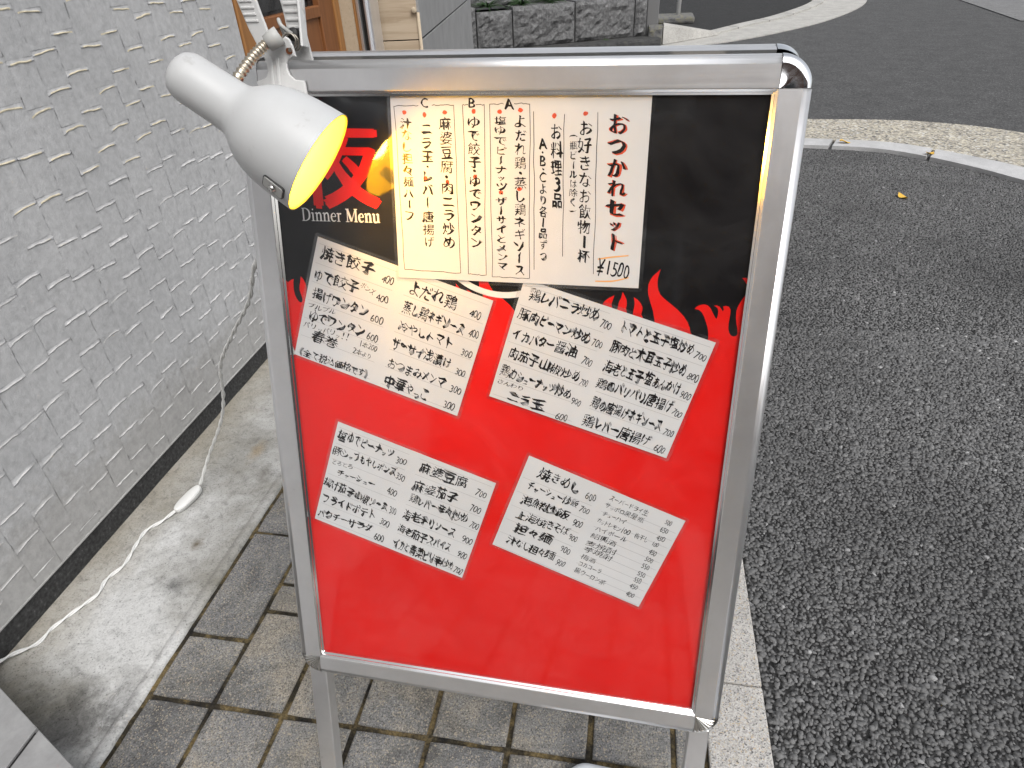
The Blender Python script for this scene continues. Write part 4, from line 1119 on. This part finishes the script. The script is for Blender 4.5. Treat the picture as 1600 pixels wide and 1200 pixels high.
class Ink:
    def __init__(s): s.V, s.F, s.k = [], [], 0
    def put(s, ch, cx, cy, sx, sy, rot=0.0, nib=(0.03, -0.02), wob=0.022, copies=3, slant=0.0, z=0.0, pv=2.0):
        V, F = glyph(ch)
        fine = min(1.15, max(0.38, 55.0 / len(V))); nib = (nib[0] * fine, nib[1] * fine); wob *= min(1.0, fine * 1.7)
        sd_ = random.uniform(0, 300); c_, s_ = math.cos(rot), math.sin(rot)
        for q in range(copies):
            f_ = q / max(1, copies - 1) - 0.5
            o_ = len(s.V)
            for x, y in V:
                w = noise.noise_vector(Vector((x * 2.4, y * 2.4, sd_)))
                w2 = noise.noise_vector(Vector((x * 11, y * 11, sd_ + 9)))
                wt = max(0.02, 1.0 + pv * nz(x * 2.2 + sd_, y * 2.2))               # brush pressure
                X = x + w.x * wob * 3.0 + w2.x * wob * 0.8 + nib[0] * f_ * wt + slant * y
                Y = y + w.y * wob * 3.0 + w2.y * wob * 0.8 + nib[1] * f_ * wt
                X *= sx; Y *= sy
                s.V.append((cx + X * c_ - Y * s_, cy + X * s_ + Y * c_, z + s.k * 2e-6 % 4e-5))
                
            s.F += [tuple(o_ + i for i in p) for p in F]
            s.k += 1
    def line(s, x0, y0, x1, y1, w, n=1, jit=0.0, z=0.0):
        d = Vector((x1 - x0, y1 - y0)); L_ = d.length; d /= L_; p = Vector((-d.y, d.x))
        o_ = len(s.V)
        for i in range(n + 1):
            t = i / n; c = Vector((x0, y0)) + d * L_ * t + p * (jit * nz(x0 * 90 + t * 6, y0 * 90))
            ww = w * (0.5 + 0.12 * nz(t * 20, x0 * 50)) 
            for e in (-1, 1):
                q = c + p * e * ww; s.V.append((q.x, q.y, z))
        for i in range(n): a = o_ + 2 * i; s.F.append((a, a + 2, a + 3, a + 1))
    def blob(s, cx, cy, r_, z=0.0, n=9):
        o_ = len(s.V); e = random.uniform(0.8, 1.2)
        s.V += [(cx + r_ * e * math.cos(k * 6.283 / n) * random.uniform(.8, 1.15), cy + r_ / e * math.sin(k * 6.283 / n) * random.uniform(.8, 1.15), z) for k in range(n)]
        s.F.append(tuple(o_ + k for k in range(n)))
    def mesh(s, nm, mname):
        m_ = me(nm, s.V, s.F, mname)
        return m_
SMALL = 'ッャュョァィゥェォっゃゅょ'
def weight(ch):
    if ch.isascii(): return 0.62
    if ch in '・': return 0.5
    if ch in SMALL: return 0.68
    if ord(ch) > 0x4e00: return 1.12
    return 0.9
def write_row(ink, text, p0, p1, h, style):
    dx, dy = p1[0] - p0[0], p1[1] - p0[1]; L_ = math.hypot(dx, dy); a = math.atan2(dy, dx)
    ws = [weight(c) * random.uniform(0.9, 1.12) for c in text]; tot = sum(ws); pos = 0.0
    digits = all(c.isascii() or c == '¥' for c in text)
    heavy = random.uniform(0.8, 1.25)
    for c, w in zip(text, ws):
        t = (pos + w / 2) / tot; adv = L_ * w / tot; pos += w
        sy = h * random.uniform(0.90, 1.16) * (0.62 if c in SMALL else 1.0)
        sx = adv * (1.06 if not c.isascii() else 1.35) / max(0.9 if not c.isascii() else 0.62, 0.5)
        sx = adv / (0.95 if not c.isascii() else 0.6)
        if digits: sx = min(sx, sy * 1.25) if c not in '¥' else sx
        k = h * random.uniform(-0.07, 0.07) - (h * 0.2 if c in SMALL else 0)
        small = h < 0.0115
        nib = (0.11 * heavy, -0.085 * heavy) if not digits else (0.045, -0.03)
        if small: nib = (0.035, -0.025)
        ink.put(c, p0[0] + dx * t - math.sin(a) * k, p0[1] + dy * t + math.cos(a) * k, sx * random.uniform(.9, 1.08), sy, a + random.uniform(-.10, .10), nib, 0.029 if not small else 0.018, 4, 0.08, pv=0.7 if digits else 2.1)
def write_col(ink, text, p0, p1, wd, nib, red=None, rnib=None):
    dx, dy = p1[0] - p0[0], p1[1] - p0[1]; L_ = math.hypot(dx, dy)
    ws = [(0.5 if c == '・' else 0.7 if c in SMALL else 1.0 if not c.isascii() else 0.9) * random.uniform(.94, 1.08) for c in text]; tot = sum(ws); pos = 0.0
    for c, w in zip(text, ws):
        t = (pos + w / 2) / tot; adv = L_ * w / tot; pos += w
        rot = -math.pi / 2 if c in 'ー()〈〉' else 0.0
        sx, sy = wd * random.uniform(.92, 1.08), adv / 1.02
        if len(text) == 1: sx = sy = L_ * 1.05
        if c in SMALL: sx *= 0.7
        if c in 'ー()': sx, sy = adv, wd
        if c == '・': sx = sy = min(sx, adv * 2)
        x, y = p0[0] + dx * t + random.uniform(-.04, .04) * wd, p0[1] + dy * t
        if red is not None: red.put(c, x + wd * 0.035, y - wd * 0.01, sx * 1.04, sy * 1.02, rot, rnib, 0.024, 5, pv=0.6)
        ink.put(c, x, y, sx, sy, rot + random.uniform(-.05, .05), nib, 0.024, 4, z=0.00006 if red is not None else 0.0, pv=0.9 if red is not None else 2.0)

CL = {'A4': ('large white laminated set menu sheet at the top of the poster, written in vertical columns', -0.0094),
      'ul': ('white laminated menu card, upper left of the four tilted cards, warmed by the lamp', -0.0104),
      'ur': ('white laminated menu card, upper right of the four tilted cards, under the flame tips', -0.0102),
      'll': ('white laminated menu card, lower left of the four tilted cards', -0.0104),
      'lr': ('white laminated menu card, lower right of the four tilted cards, with a narrow drinks list', -0.0104)}
for key, cd in CARDS.items():
    lab, zc = CL[key]
    w, h = cd['w'], cd['h']
    Mc = S @ Matrix.Translation((cd['c'][0], -cd['c'][1], zc)) @ Matrix.Rotation(-cd['a'], 4, 'Z')
    root = tag(empty('menu_card', (0, 0, 0)), lab, 'menu card', 'handwritten menu cards on the sign' if key != 'A4' else None)
    root.matrix_basis = Mc; WORLD[root.name] = Mc
    bm = bmesh.new()
    n_ = 10
    obj('paper', box_mesh('paper', (-w / 2, w / 2, -h / 2, h / 2, 0.0, 0.00025), 'paper'), root, Mc)
    b = 0.0042
    bm = bmesh.new(); bx(bm, -w / 2 - b, w / 2 + b, -h / 2 - b, h / 2 + b, -0.00035, -0.00005)
    es = [e for e in bm.edges if abs(e.verts[0].co.z - e.verts[1].co.z) > 1e-5]
    bmesh.ops.bevel(bm, geom=es, offset=0.003, segments=3, affect='EDGES', profile=0.5)
    obj('laminate', bm_done(bm, 'laminate', 'laminate'), root, Mc)
    ink, red, rules, orange = Ink(), Ink(), Ink(), Ink()
    mm = lambda x, y: (x / 1000.0, -y / 1000.0)
    Mi = Mc @ Matrix.Translation((0, 0, 0.00032))
    for text, stl, x0, y0, x1, y1, hh in cd['runs']:
        p0, p1, hm = mm(x0, y0), mm(x1, y1), hh / 1000.0
        if stl == 'W' or stl == 'P': write_row(ink, text, p0, p1, hm, stl)
        elif stl == 'V': write_col(ink, text, p0, p1, hm, (0.085, -0.06))
        elif stl == 'H': write_col(ink, text, p0, p1, hm * 0.95, (0.10, -0.05), red, (0.17, -0.07))
    if key == 'A4':
        for l in cd['lines']: ink.line(*mm(l[0], l[1]), *mm(l[2], l[3]), 0.0007, 10, 0.0012)
        for d in cd['dots']:
            dot = Ink(); dot.blob(*mm(*d), 0.0026)
            obj('red_dot', dot.mesh('red_dot', 'red_ink'), root, Mi)
        for a in cd['arcs']:
            q = catmull([(*mm(a[0], a[1]), 0), (*mm(a[2], a[3]), 0), (*mm(a[4], a[5]), 0)], 5)
            orange = Ink()
            for p_, q_ in zip(q, q[1:]): orange.line(p_.x, p_.y, q_.x, q_.y, 0.0016)
            obj('orange_stroke', orange.mesh('orange_stroke', 'orange_ink'), root, Mi)
        obj('heading_outline', red.mesh('heading_outline', 'red_ink'), root, Mi)
    else:
        nrow = 6
        for (xa, xb) in ((-0.485, -0.035), (0.03, 0.485)):
            k_ = 11 if (key == 'lr' and xa > 0) else nrow
            for i in range(k_ + 1):
                yv = h * (0.455 - 0.925 * i / k_) - (0.02 * h if key == 'lr' else 0)
                if key == 'lr' and i == 0: continue
                rules.line(xa * w, yv, xb * w, yv, 0.0004)
        obj('ruled_lines', rules.mesh('ruled_lines', 'rule_line'), root, Mi)
    obj('handwriting', ink.mesh('handwriting', 'ink'), root, Mi @ Matrix.Translation((0, 0, 0.00004)))

# big red character and the serif title under it
kn = Ink()
for nib in ((0.05, 0.0), (0.0, 0.05)):
    kn.put('夜', 0.087, -0.079, 0.108, 0.108, 0, (nib[0] * 1.3, nib[1] * 1.3), 0.0, 3)
obj('kanji_print', kn.mesh('kanji_print', 'poster_red'), poster, S @ Matrix.Translation((0, 0, Zp + 0.0004)))
SV, SF = [], []
def vstroke(pts, wid, ox, s_, bold):
    pts = catmull([(*p, 0) for p in pts], 5); n_ = len(pts); o_ = len(SV)
    for i, p in enumerate(pts):
        d = (pts[min(i + 1, n_ - 1)] - pts[max(i - 1, 0)]); d = d / max(d.length, 1e-9); q = Vector((-d.y, d.x, 0))
        t = i / (n_ - 1) * (len(wid) - 1); k = min(int(t), len(wid) - 2); w = (wid[k] + (wid[k + 1] - wid[k]) * (t - k)) * bold / 2
        for e in (-1, 1):
            v = p + q * w * e; SV.append(((ox + v.x) * s_, v.y * s_, 0))
    for i in range(n_ - 1): a = o_ + 2 * i; SF.append((a, a + 2, a + 3, a + 1))
def letters(ch):
    st_ = lambda x, y0, y1, t=1, b=1: [([(x, y0), (x, y1)], [0.13, 0.13])] + ([([(x - 0.16, y0 + 0.02), (x + 0.16, y0 + 0.02)], [0.045, 0.05, 0.045])] if b else []) + ([([(x - 0.17, y1 - 0.05), (x, y1 - 0.01)], [0.05, 0.10])] if t == 1 else [([(x - 0.16, y1 - 0.02), (x + 0.16, y1 - 0.02)], [0.045, 0.05, 0.045])] if t == 2 else [])
    if ch == 'D': return 0.90, st_(0.17, 0, 1, 2) + [([(0.17, 0.975), (0.42, 0.97), (0.68, 0.80), (0.75, 0.5), (0.68, 0.2), (0.42, 0.03), (0.17, 0.025)], [0.05, 0.06, 0.14, 0.16, 0.14, 0.06, 0.05])]
    if ch == 'i': return 0.38, st_(0.18, 0, 0.66) + [([(0.12, 0.9), (0.24, 0.9)], [0.08, 0.14, 0.08])]
    if ch == 'n': return 0.72, st_(0.17, 0, 0.66) + [([(0.19, 0.5), (0.34, 0.64), (0.48, 0.62), (0.54, 0.46)], [0.05, 0.10, 0.13, 0.13])] + st_(0.54, 0, 0.47, 0)
    if ch == 'u': return 0.74, st_(0.17, 0.16, 0.66, 1, 0) + [([(0.17, 0.2), (0.20, 0.05), (0.34, 0.01), (0.50, 0.12)], [0.13, 0.12, 0.08, 0.05])] + st_(0.54, 0.0, 0.66)
    if ch == 'e': return 0.60, [([(0.12, 0.38), (0.50, 0.38)], [0.045, 0.045]), ([(0.50, 0.38), (0.45, 0.58), (0.30, 0.65), (0.14, 0.52), (0.10, 0.33), (0.16, 0.11), (0.33, 0.02), (0.52, 0.12)], [0.10, 0.07, 0.05, 0.12, 0.14, 0.13, 0.09, 0.04])]
    if ch == 'r': return 0.50, st_(0.17, 0, 0.66) + [([(0.19, 0.48), (0.32, 0.63), (0.43, 0.59)], [0.05, 0.08, 0.14])]
    if ch == 'M': return 1.15, st_(0.16, 0, 1, 2)[1:] + [([(0.16, 0), (0.17, 1)], [0.06, 0.06])] + [([(0.17, 1.0), (0.54, 0.05)], [0.15, 0.15]), ([(0.54, 0.05), (0.92, 1.0)], [0.05, 0.05])] + st_(0.95, 0, 1, 2)
    return 0.34, []
ox = 0.0
for wi, word in enumerate(('Dinner ', 'Menu')):
    for ch_ in word:
        wd, sts = letters(ch_)
        for pts, wid in sts: vstroke(pts, wid, ox, 1.0, 1.0 if wi == 0 else 1.35)
        ox += wd
sc = 0.1035 / ox
tt = me('title_print', [(x * sc, y * sc * 1.1, k_ * 2e-7) for k_, (x, y, z) in enumerate(SV)], SF, 'poster_white')
obj('title_print', tt, poster, S @ Matrix.Translation((0.0335, -0.1475, Zp + 0.0004)) @ Matrix.Rotation(R(0.3), 4, 'Z'))

obj('acrylic_cover', me('acrylic_cover', [(-0.005, -H_ - 0.005, -0.0074), (W_ + 0.005, -H_ - 0.005, -0.0074), (W_ + 0.005, 0.005, -0.0074), (-0.005, 0.005, -0.0074)], [(0, 1, 2, 3)], 'acrylic'), sign, S)

# water weight lying on the paving behind the front legs
bm = bmesh.new(); bx(bm, -0.052, 0.30, 0.33, 0.575, 0.0, 0.045, 0.014, 3)
es = [e for e in bm.edges if abs(e.verts[0].co.z - e.verts[1].co.z) > 0.01]
wt = tag(empty('sign_weight', (0.1, 0.45, 0)), 'pale grey rounded plastic weight on the paving below the sign', 'weight')
bm.free()
bm = bmesh.new()
P_ = []
for cx_, cy_, a_ in ((0.26, 0.535, 0), (-0.012, 0.55, 1), (-0.012, 0.37, 2), (0.26, 0.355, 3)):
    for k in range(7): t = (a_ + k / 6) * math.pi / 2; P_.append((cx_ + 0.04 * math.cos(t), cy_ + 0.04 * math.sin(t)))
prism(bm, P_, 0.001, 0.045, 0.012)
obj('body', bm_done(bm, 'body', 'weight_plastic', True), wt)
bm = bmesh.new(); lathe(bm, [(0, 0.010), (0.014, 0.010), (0.016, 0.008), (0.016, 0.0)], 18)
obj('filler_cap', bm_done(bm, 'filler_cap', 'switch_grey'), wt, Matrix.Translation((0.2, 0.40, 0.045)))

# ------------------------------------------------------------------ clip lamp
la = Vector((0.8258, -0.0136, -0.5638)).normalized()      # points out of the mouth
Pm = Vector((-0.318, 0.645, 1.0635))                      # centre of the mouth
le2 = Vector((-0.01646665, -0.99986442, 0)).normalized(); le3 = le2.cross(la).normalized()
if le3.z < 0: le3 = -le3
lamp = tag(empty('clip_lamp', (-0.40, 0.75, 1.145)), 'lit white plastic clip-on lamp clamped to the top left of the sign', 'lamp')
ML = mat4(le2, la.cross(le2), la, Pm)                     # local z runs out of the mouth; the mouth plane is z = 0
bm = bmesh.new()
po = [(0.0, -0.1625), (0.008, -0.1620), (0.015, -0.1600), (0.0205, -0.156), (0.0238, -0.150), (0.0250, -0.143), (0.0254, -0.125), (0.0258, -0.105), (0.0264, -0.094), (0.0282, -0.0885), (0.0325, -0.083), (0.0385, -0.076), (0.0435, -0.068), (0.0476, -0.058), (0.0508, -0.046), (0.0531, -0.032), (0.0546, -0.016), (0.0555, -0.003), (0.0557, 0.0)]
lathe(bm, po, 56)
shade = obj('shade', bm_done(bm, 'shade', 'lamp_plastic', True), lamp, ML)
bm = bmesh.new()
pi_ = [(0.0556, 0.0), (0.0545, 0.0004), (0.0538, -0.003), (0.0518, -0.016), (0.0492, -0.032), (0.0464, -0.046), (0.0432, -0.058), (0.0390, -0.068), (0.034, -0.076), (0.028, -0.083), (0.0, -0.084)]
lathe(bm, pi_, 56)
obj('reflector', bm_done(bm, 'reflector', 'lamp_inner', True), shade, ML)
bm = bmesh.new(); lathe(bm, [(0.0, -0.022), (0.010, -0.0235), (0.018, -0.029), (0.0215, -0.037), (0.0205, -0.046), (0.016, -0.056), (0.0125, -0.066), (0.0125, -0.0838)], 28)
obj('light_bulb', bm_done(bm, 'light_bulb', 'bulb', True), lamp, ML)
ph = R(25); tt_ = -0.0175; rr_ = 0.0543
nrm = Vector((math.cos(ph), math.sin(ph), 0)); nrm = (nrm + Vector((0, 0, -0.13))).normalized()
tz = Vector((0, 0, 1)); tz = (tz - nrm * tz.dot(nrm)).normalized(); tx = tz.cross(nrm)
Msw = ML @ mat4(tz, nrm.cross(tz), nrm, Vector((rr_ * math.cos(ph), rr_ * math.sin(ph), tt_)))
def rrect(w, h, r_, n_=4):
    out = []
    for cx_, cy_, a_ in ((w / 2 - r_, h / 2 - r_, 0), (-w / 2 + r_, h / 2 - r_, 1), (-w / 2 + r_, -h / 2 + r_, 2), (w / 2 - r_, -h / 2 + r_, 3)):
        for k in range(n_ + 1): t = (a_ + k / n_) * math.pi / 2; out.append((cx_ + r_ * math.cos(t), cy_ + r_ * math.sin(t)))
    return out
bm = bmesh.new(); prism(bm, rrect(0.0245, 0.0165, 0.003), -0.004, 0.0012)
sp = obj('switch_surround', bm_done(bm, 'switch_surround', 'dark_gasket'), lamp, Msw)
bm = bmesh.new(); prism(bm, rrect(0.0225, 0.0145, 0.0025), -0.003, 0.0018, 0.0005)
obj('switch_plate', bm_done(bm, 'switch_plate', 'switch_grey'), sp, Msw)
bm = bmesh.new(); lathe(bm, [(0.0, 0.0052), (0.0028, 0.0050), (0.0034, 0.0035), (0.0034, 0.002), (0.0047, 0.002), (0.0047, 0.0)], 18)
obj('switch_knob', bm_done(bm, 'switch_knob', 'cap_metal', True), sp, Msw)

# gooseneck: ribbed metal hose from the shade to the clip
neck0 = Pm - la * 0.112 + (la.cross(le2) * 0.018 + le2 * -0.016)
goose = [Vector((-0.432, 0.705, 1.124)), Vector((-0.425, 0.727, 1.139)), Vector((-0.415, 0.742, 1.152)), Vector((-0.404, 0.752, 1.161)), Vector((-0.395, 0.757, 1.166))]
gp = catmull(goose, 18)
bm = bmesh.new(); tube(bm, gp, [0.0062 if (i % 4) < 2 else 0.0050 for i in range(len(gp))], 12)
obj('gooseneck', bm_done(bm, 'gooseneck', 'gooseneck', True), lamp)
bm = bmesh.new(); tube(bm, [goose[0] + (goose[0] - goose[1]) * 0.35, goose[0], goose[0].lerp(goose[1], 0.38)], 0.0076, 14)
obj('ferrule', bm_done(bm, 'ferrule', 'chrome', True), lamp)
bm = bmesh.new(); tube(bm, [goose[-1] - (goose[-1] - goose[-2]) * 0.9, goose[-1], goose[-1] + (goose[-1] - goose[-2]) * 0.6], [0.0085, 0.0098, 0.0098], 16)
obj('ball_socket', bm_done(bm, 'ball_socket', 'switch_grey', True), lamp)

# the clip: a front jaw with its handle and a rear jaw with its handle, hinged on a rusty screw
def plate(nm, outline, z0, z1, bendf, mname, parent, bev=0.0012, ribs=()):
    bm = bmesh.new()
    prism(bm, outline, z0, z1, bev)
    for x0, x1, y0, y1 in ribs:
        bx(bm, x0, x1, y0, y1, z1 - 0.0005, z1 + 0.0016, 0.0006)
    bmesh.ops.triangulate(bm, faces=[f for f in bm.faces if len(f.verts) > 4])
    bmesh.ops.subdivide_edges(bm, edges=[e for e in bm.edges if e.calc_length() > 0.012], cuts=2, use_grid_fill=False)
    for v in bm.verts: v.co.z += bendf(v.co.x, v.co.y)
    return obj(nm, bm_done(bm, nm, mname), parent, S)
front = [(0.0030, 0.0105), (0.0012, 0.0092), (0.0046, 0.0), (0.0062, -0.009), (0.0640, -0.0125), (0.0625, -0.002), (0.0610, 0.0100), (0.0495, 0.0114), (0.0435, 0.0165), (0.0412, 0.0225), (0.0412, 0.0280), (0.0440, 0.0320), (0.0490, 0.0345), (0.0535, 0.0350),
         (0.0525, 0.0450), (0.0500, 0.0520), (0.0460, 0.0545), (0.0420, 0.0520), (0.0380, 0.0475), (0.0335, 0.0450), (0.0290, 0.0480), (0.0268, 0.0600), (0.0235, 0.0760), (0.0205, 0.0940), (0.0185, 0.1050), (-0.0050, 0.1050), (-0.0025, 0.0920), (0.0008, 0.0770), (0.0045, 0.0610), (0.0100, 0.0460), (0.0158, 0.0310), (0.0168, 0.0200), (0.0140, 0.0140), (0.0100, 0.0118)]
fj = plate('front_jaw', front, 0.0030, 0.0062, lambda x, y: 0.0 if y < 0.03 else 0.30 * (y - 0.03), 'clip_plastic', lamp,
           ribs=[(0.0035 - 0.18 * (k * 0.006) * 0.8, 0.0190 - 0.18 * (k * 0.006) * 0.8, 0.068 + k * 0.0062, 0.0705 + k * 0.0062) for k in range(5)])
bm = bmesh.new()
bx(bm, 0.0205, 0.0245, -0.006, 0.040, 0.0060, 0.0078, 0.0007); bx(bm, 0.0285, 0.0325, -0.008, 0.036, 0.0060, 0.0078, 0.0007)
obj('stiffening_rib', bm_done(bm, 'stiffening_rib', 'clip_plastic'), fj, S)
rear = [(0.010, -0.012), (0.060, -0.012), (0.058, 0.034), (0.0565, 0.060), (0.0615, 0.090), (0.0625, 0.107), (0.0330, 0.107), (0.0345, 0.085), (0.0340, 0.060), (0.030, 0.036)]
rj = plate('rear_jaw', rear, -0.0300, -0.0270, lambda x, y: 0.0 if y < 0.03 else 0.35 * (y - 0.03), 'clip_plastic', lamp,
           ribs=[(0.037, 0.056, 0.066 + k * 0.0075, 0.069 + k * 0.0075) for k in range(5)])
bm = bmesh.new(); bx(bm, 0.0555, 0.0585, 0.046, 0.106, -0.0265, -0.012, 0.001)
obj('rear_jaw_flange', bm_done(bm, 'rear_jaw_flange', 'clip_plastic'), rj, S @ Matrix.Translation((0.0, 0.0, 0.010)))
bm = bmesh.new(); tube(bm, [(0.0478, 0.0405, 0.0040), (0.0478, 0.0405, 0.0102)], 0.0038, 12)
obj('rusty_screw', bm_done(bm, 'rusty_screw', 'rust'), lamp, S)
bm = bmesh.new(); tube(bm, [(0.0495, 0.0410, 0.0060), (0.0495, 0.0410, 0.0112)], 0.0022, 8)
obj('screw_head', bm_done(bm, 'screw_head', 'screw'), lamp, S)
pts = [(0.0425 + 0.0078 * math.cos(k * 0.9), 0.052 + 0.0078 * math.sin(k * 0.9), -0.022 + 0.0009 * k) for k in range(26)]
bm = bmesh.new(); tube(bm, catmull(pts, 3), 0.0011, 6)
obj('spring', bm_done(bm, 'spring', 'screw', True), lamp, S)
bm = bmesh.new(); lathe(bm, [(0, 0.005), (0.0065, 0.005), (0.0072, 0.003), (0.0072, -0.003), (0, -0.003)], 16)
obj('cable_grommet', bm_done(bm, 'cable_grommet', 'black_rubber', True), lamp, S @ Matrix.Translation((0.0435, 0.0600, -0.0135)))
lead = catmull([(0.0435, 0.060, -0.008), (0.036, 0.067, 0.0), (0.031, 0.074, -0.004), (0.0285, 0.068, -0.014), (0.027, 0.050, -0.030), (0.022, 0.02, -0.050)], 8)
bm = bmesh.new(); tube(bm, lead, 0.0022, 8)
obj('lead', bm_done(bm, 'lead', 'switch_grey', True), lamp, S)

# ------------------------------------------------------------------ twisted white mains cord with its inline switch
cord = tag(empty('lamp_cord', (-1.14, 1.15, 0)), 'white twisted lamp cord trailing along the gutter to the wall', 'cord')
p_start = S @ Vector((0.022, 0.02, -0.050))
air = [p_start, Vector((-0.47, 0.86, 0.99)), Vector((-0.545, 0.92, 0.90)), Vector((-0.626, 0.98, 0.812)), Vector((-0.661, 1.0, 0.766)), Vector((-0.707, 1.03, 0.690)), Vector((-0.799, 1.08, 0.586)), Vector((-0.894, 1.13, 0.468)), Vector((-0.948, 1.17, 0.346)), Vector((-0.998, 1.19, 0.247)), Vector((-1.084, 1.20, 0.111)), Vector((-1.128, 1.183, 0.022))]
gnd_ = [Vector((-1.152, 1.092, 0.008)), Vector((-1.17, 1.055, 0.004)), Vector((-1.192, 1.02, 0.003)), Vector((-1.186, 0.965, 0.003)), Vector((-1.176, 0.91, 0.003)), Vector((-1.19, 0.862, 0.003)), Vector((-1.182, 0.82, 0.003)), Vector((-1.203, 0.77, 0.003)), Vector((-1.222, 0.72, 0.003)), Vector((-1.226, 0.68, 0.004)), Vector((-1.255, 0.635, 0.016)), Vector((-1.262, 0.57, 0.03)), Vector((-1.262, 0.35, 0.03))]
def twisted(nm, P):
    base = catmull(P, 14); fr = frames(base)
    d = 0; bm = bmesh.new()
    tw = [0]
    for p, q in zip(base, base[1:]): tw.append(tw[-1] + (q - p).length * 75)
    for ph_ in (0, math.pi):
        tube(bm, [c + (s_ * math.cos(t + ph_) + u_ * math.sin(t + ph_)) * 0.0022 for (c, s_, u_), t in zip(fr, tw)], 0.0025, 7)
    return obj(nm, bm_done(bm, nm, 'cord_white', True), cord)
twisted('cable', air); twisted('cable', gnd_)
d_ = (gnd_[0] - Vector((-1.128, 1.183, 0.02))).normalized()
zz = Vector((0, 0, 1)); zz = (zz - d_ * zz.dot(d_)).normalized(); sd_ = d_.cross(zz)
Mw = mat4(d_, zz.cross(d_), zz, Vector((-1.140, 1.137, 0.0115)))
bm = bmesh.new()
ol = []
for k in range(36):
    t = k * 2 * math.pi / 36; c_, s_ = math.cos(t), math.sin(t)
    ol.append((0.046 * math.copysign(abs(c_) ** 0.8, c_), 0.0155 * math.copysign(abs(s_) ** 0.85, s_)))
prism(bm, ol, -0.0085, 0.0085, 0.004)
sw_ = obj('inline_switch', bm_done(bm, 'inline_switch', 'cord_white', True), cord, Mw)
bm = bmesh.new(); prism(bm, [(x * 0.985, y * 1.03) for x, y in ol], -0.0012, 0.0006)
obj('seam', bm_done(bm, 'seam', 'switch_grey'), sw_, Mw)

# ------------------------------------------------------------------ small fallen things on the lot
def leaf_mesh(seed):
    r_ = random.Random(seed); V, F = [], []
    n_ = 6
    for i in range(n_ + 1):
        t = i / n_; w = 0.022 * math.sin(math.pi * min(1, t * 0.92 + 0.06)) * r_.uniform(.8, 1.1); x = 0.075 * (t - 0.5)
        z = 0.010 * math.sin(t * 4 + seed) + 0.006
        V += [(x, -w, z + 0.006), (x, 0, z), (x, w, z + 0.008)]
    for i in range(n_):
        for q in range(2): a = i * 3 + q; F.append((a, a + 1, a + 4, a + 3))
    return me('fallen_leaf', V, F, 'yellow_leaf', smooth=True)
for k, (x, y, z, a, lab) in enumerate(((1.39, 4.83, 0.006, 0.2, 'small yellow leaf on the curved kerb nearest the sign'), (1.83, 4.575, 0.006, 0.6, 'small yellow leaf on the curved kerb, farther from the sign'), (1.45, 3.80, -0.012, 1.9, 'small yellow leaf lying on the dark asphalt'))):
    tag(obj('fallen_leaf', leaf_mesh(k + 1), None, Matrix.Translation((x, y, z)) @ Matrix.Rotation(a, 4, 'Z')), lab, 'leaf', 'fallen yellow leaves')

# ------------------------------------------------------------------ the street behind the camera, seen only in the reflections
hb = tag(empty('brick_house', (0, -7, 0)), 'reddish brick house across the street, mirrored in the sign', 'house')
obj('wall', box_mesh('wall', (-6, 9, -8.5, -6.5, 0, 5.6), 'brick_far'), hb)
for x in (-4.2, -1.2, 2.6, 5.8):
    for z0, z1 in ((1.0, 2.1), (3.4, 4.6)):
        wd = obj('window', box_mesh('window', (x, x + 1.5, -6.52, -6.46, z0, z1), 'white_paint', 0.01), hb)
        obj('pane', box_mesh('pane', (x + 0.07, x + 1.43, -6.458, -6.45, z0 + 0.07, z1 - 0.07), 'dark_gasket'), wd)
bm = bmesh.new(); lathe(bm, [(0, 0.004), (0.030, 0.004), (0.031, 0.002), (0.045, 0.002), (0.046, 0.004), (0.066, 0.004), (0.067, 0.0), (0.067, -0.006)], 36)
tag(obj('valve_cover', bm_done(bm, 'valve_cover', 'iron'), None, Matrix.Translation((-0.025, -0.14, 0.001))), 'small round iron cover in the paving, mirrored low in the poster', 'cover')
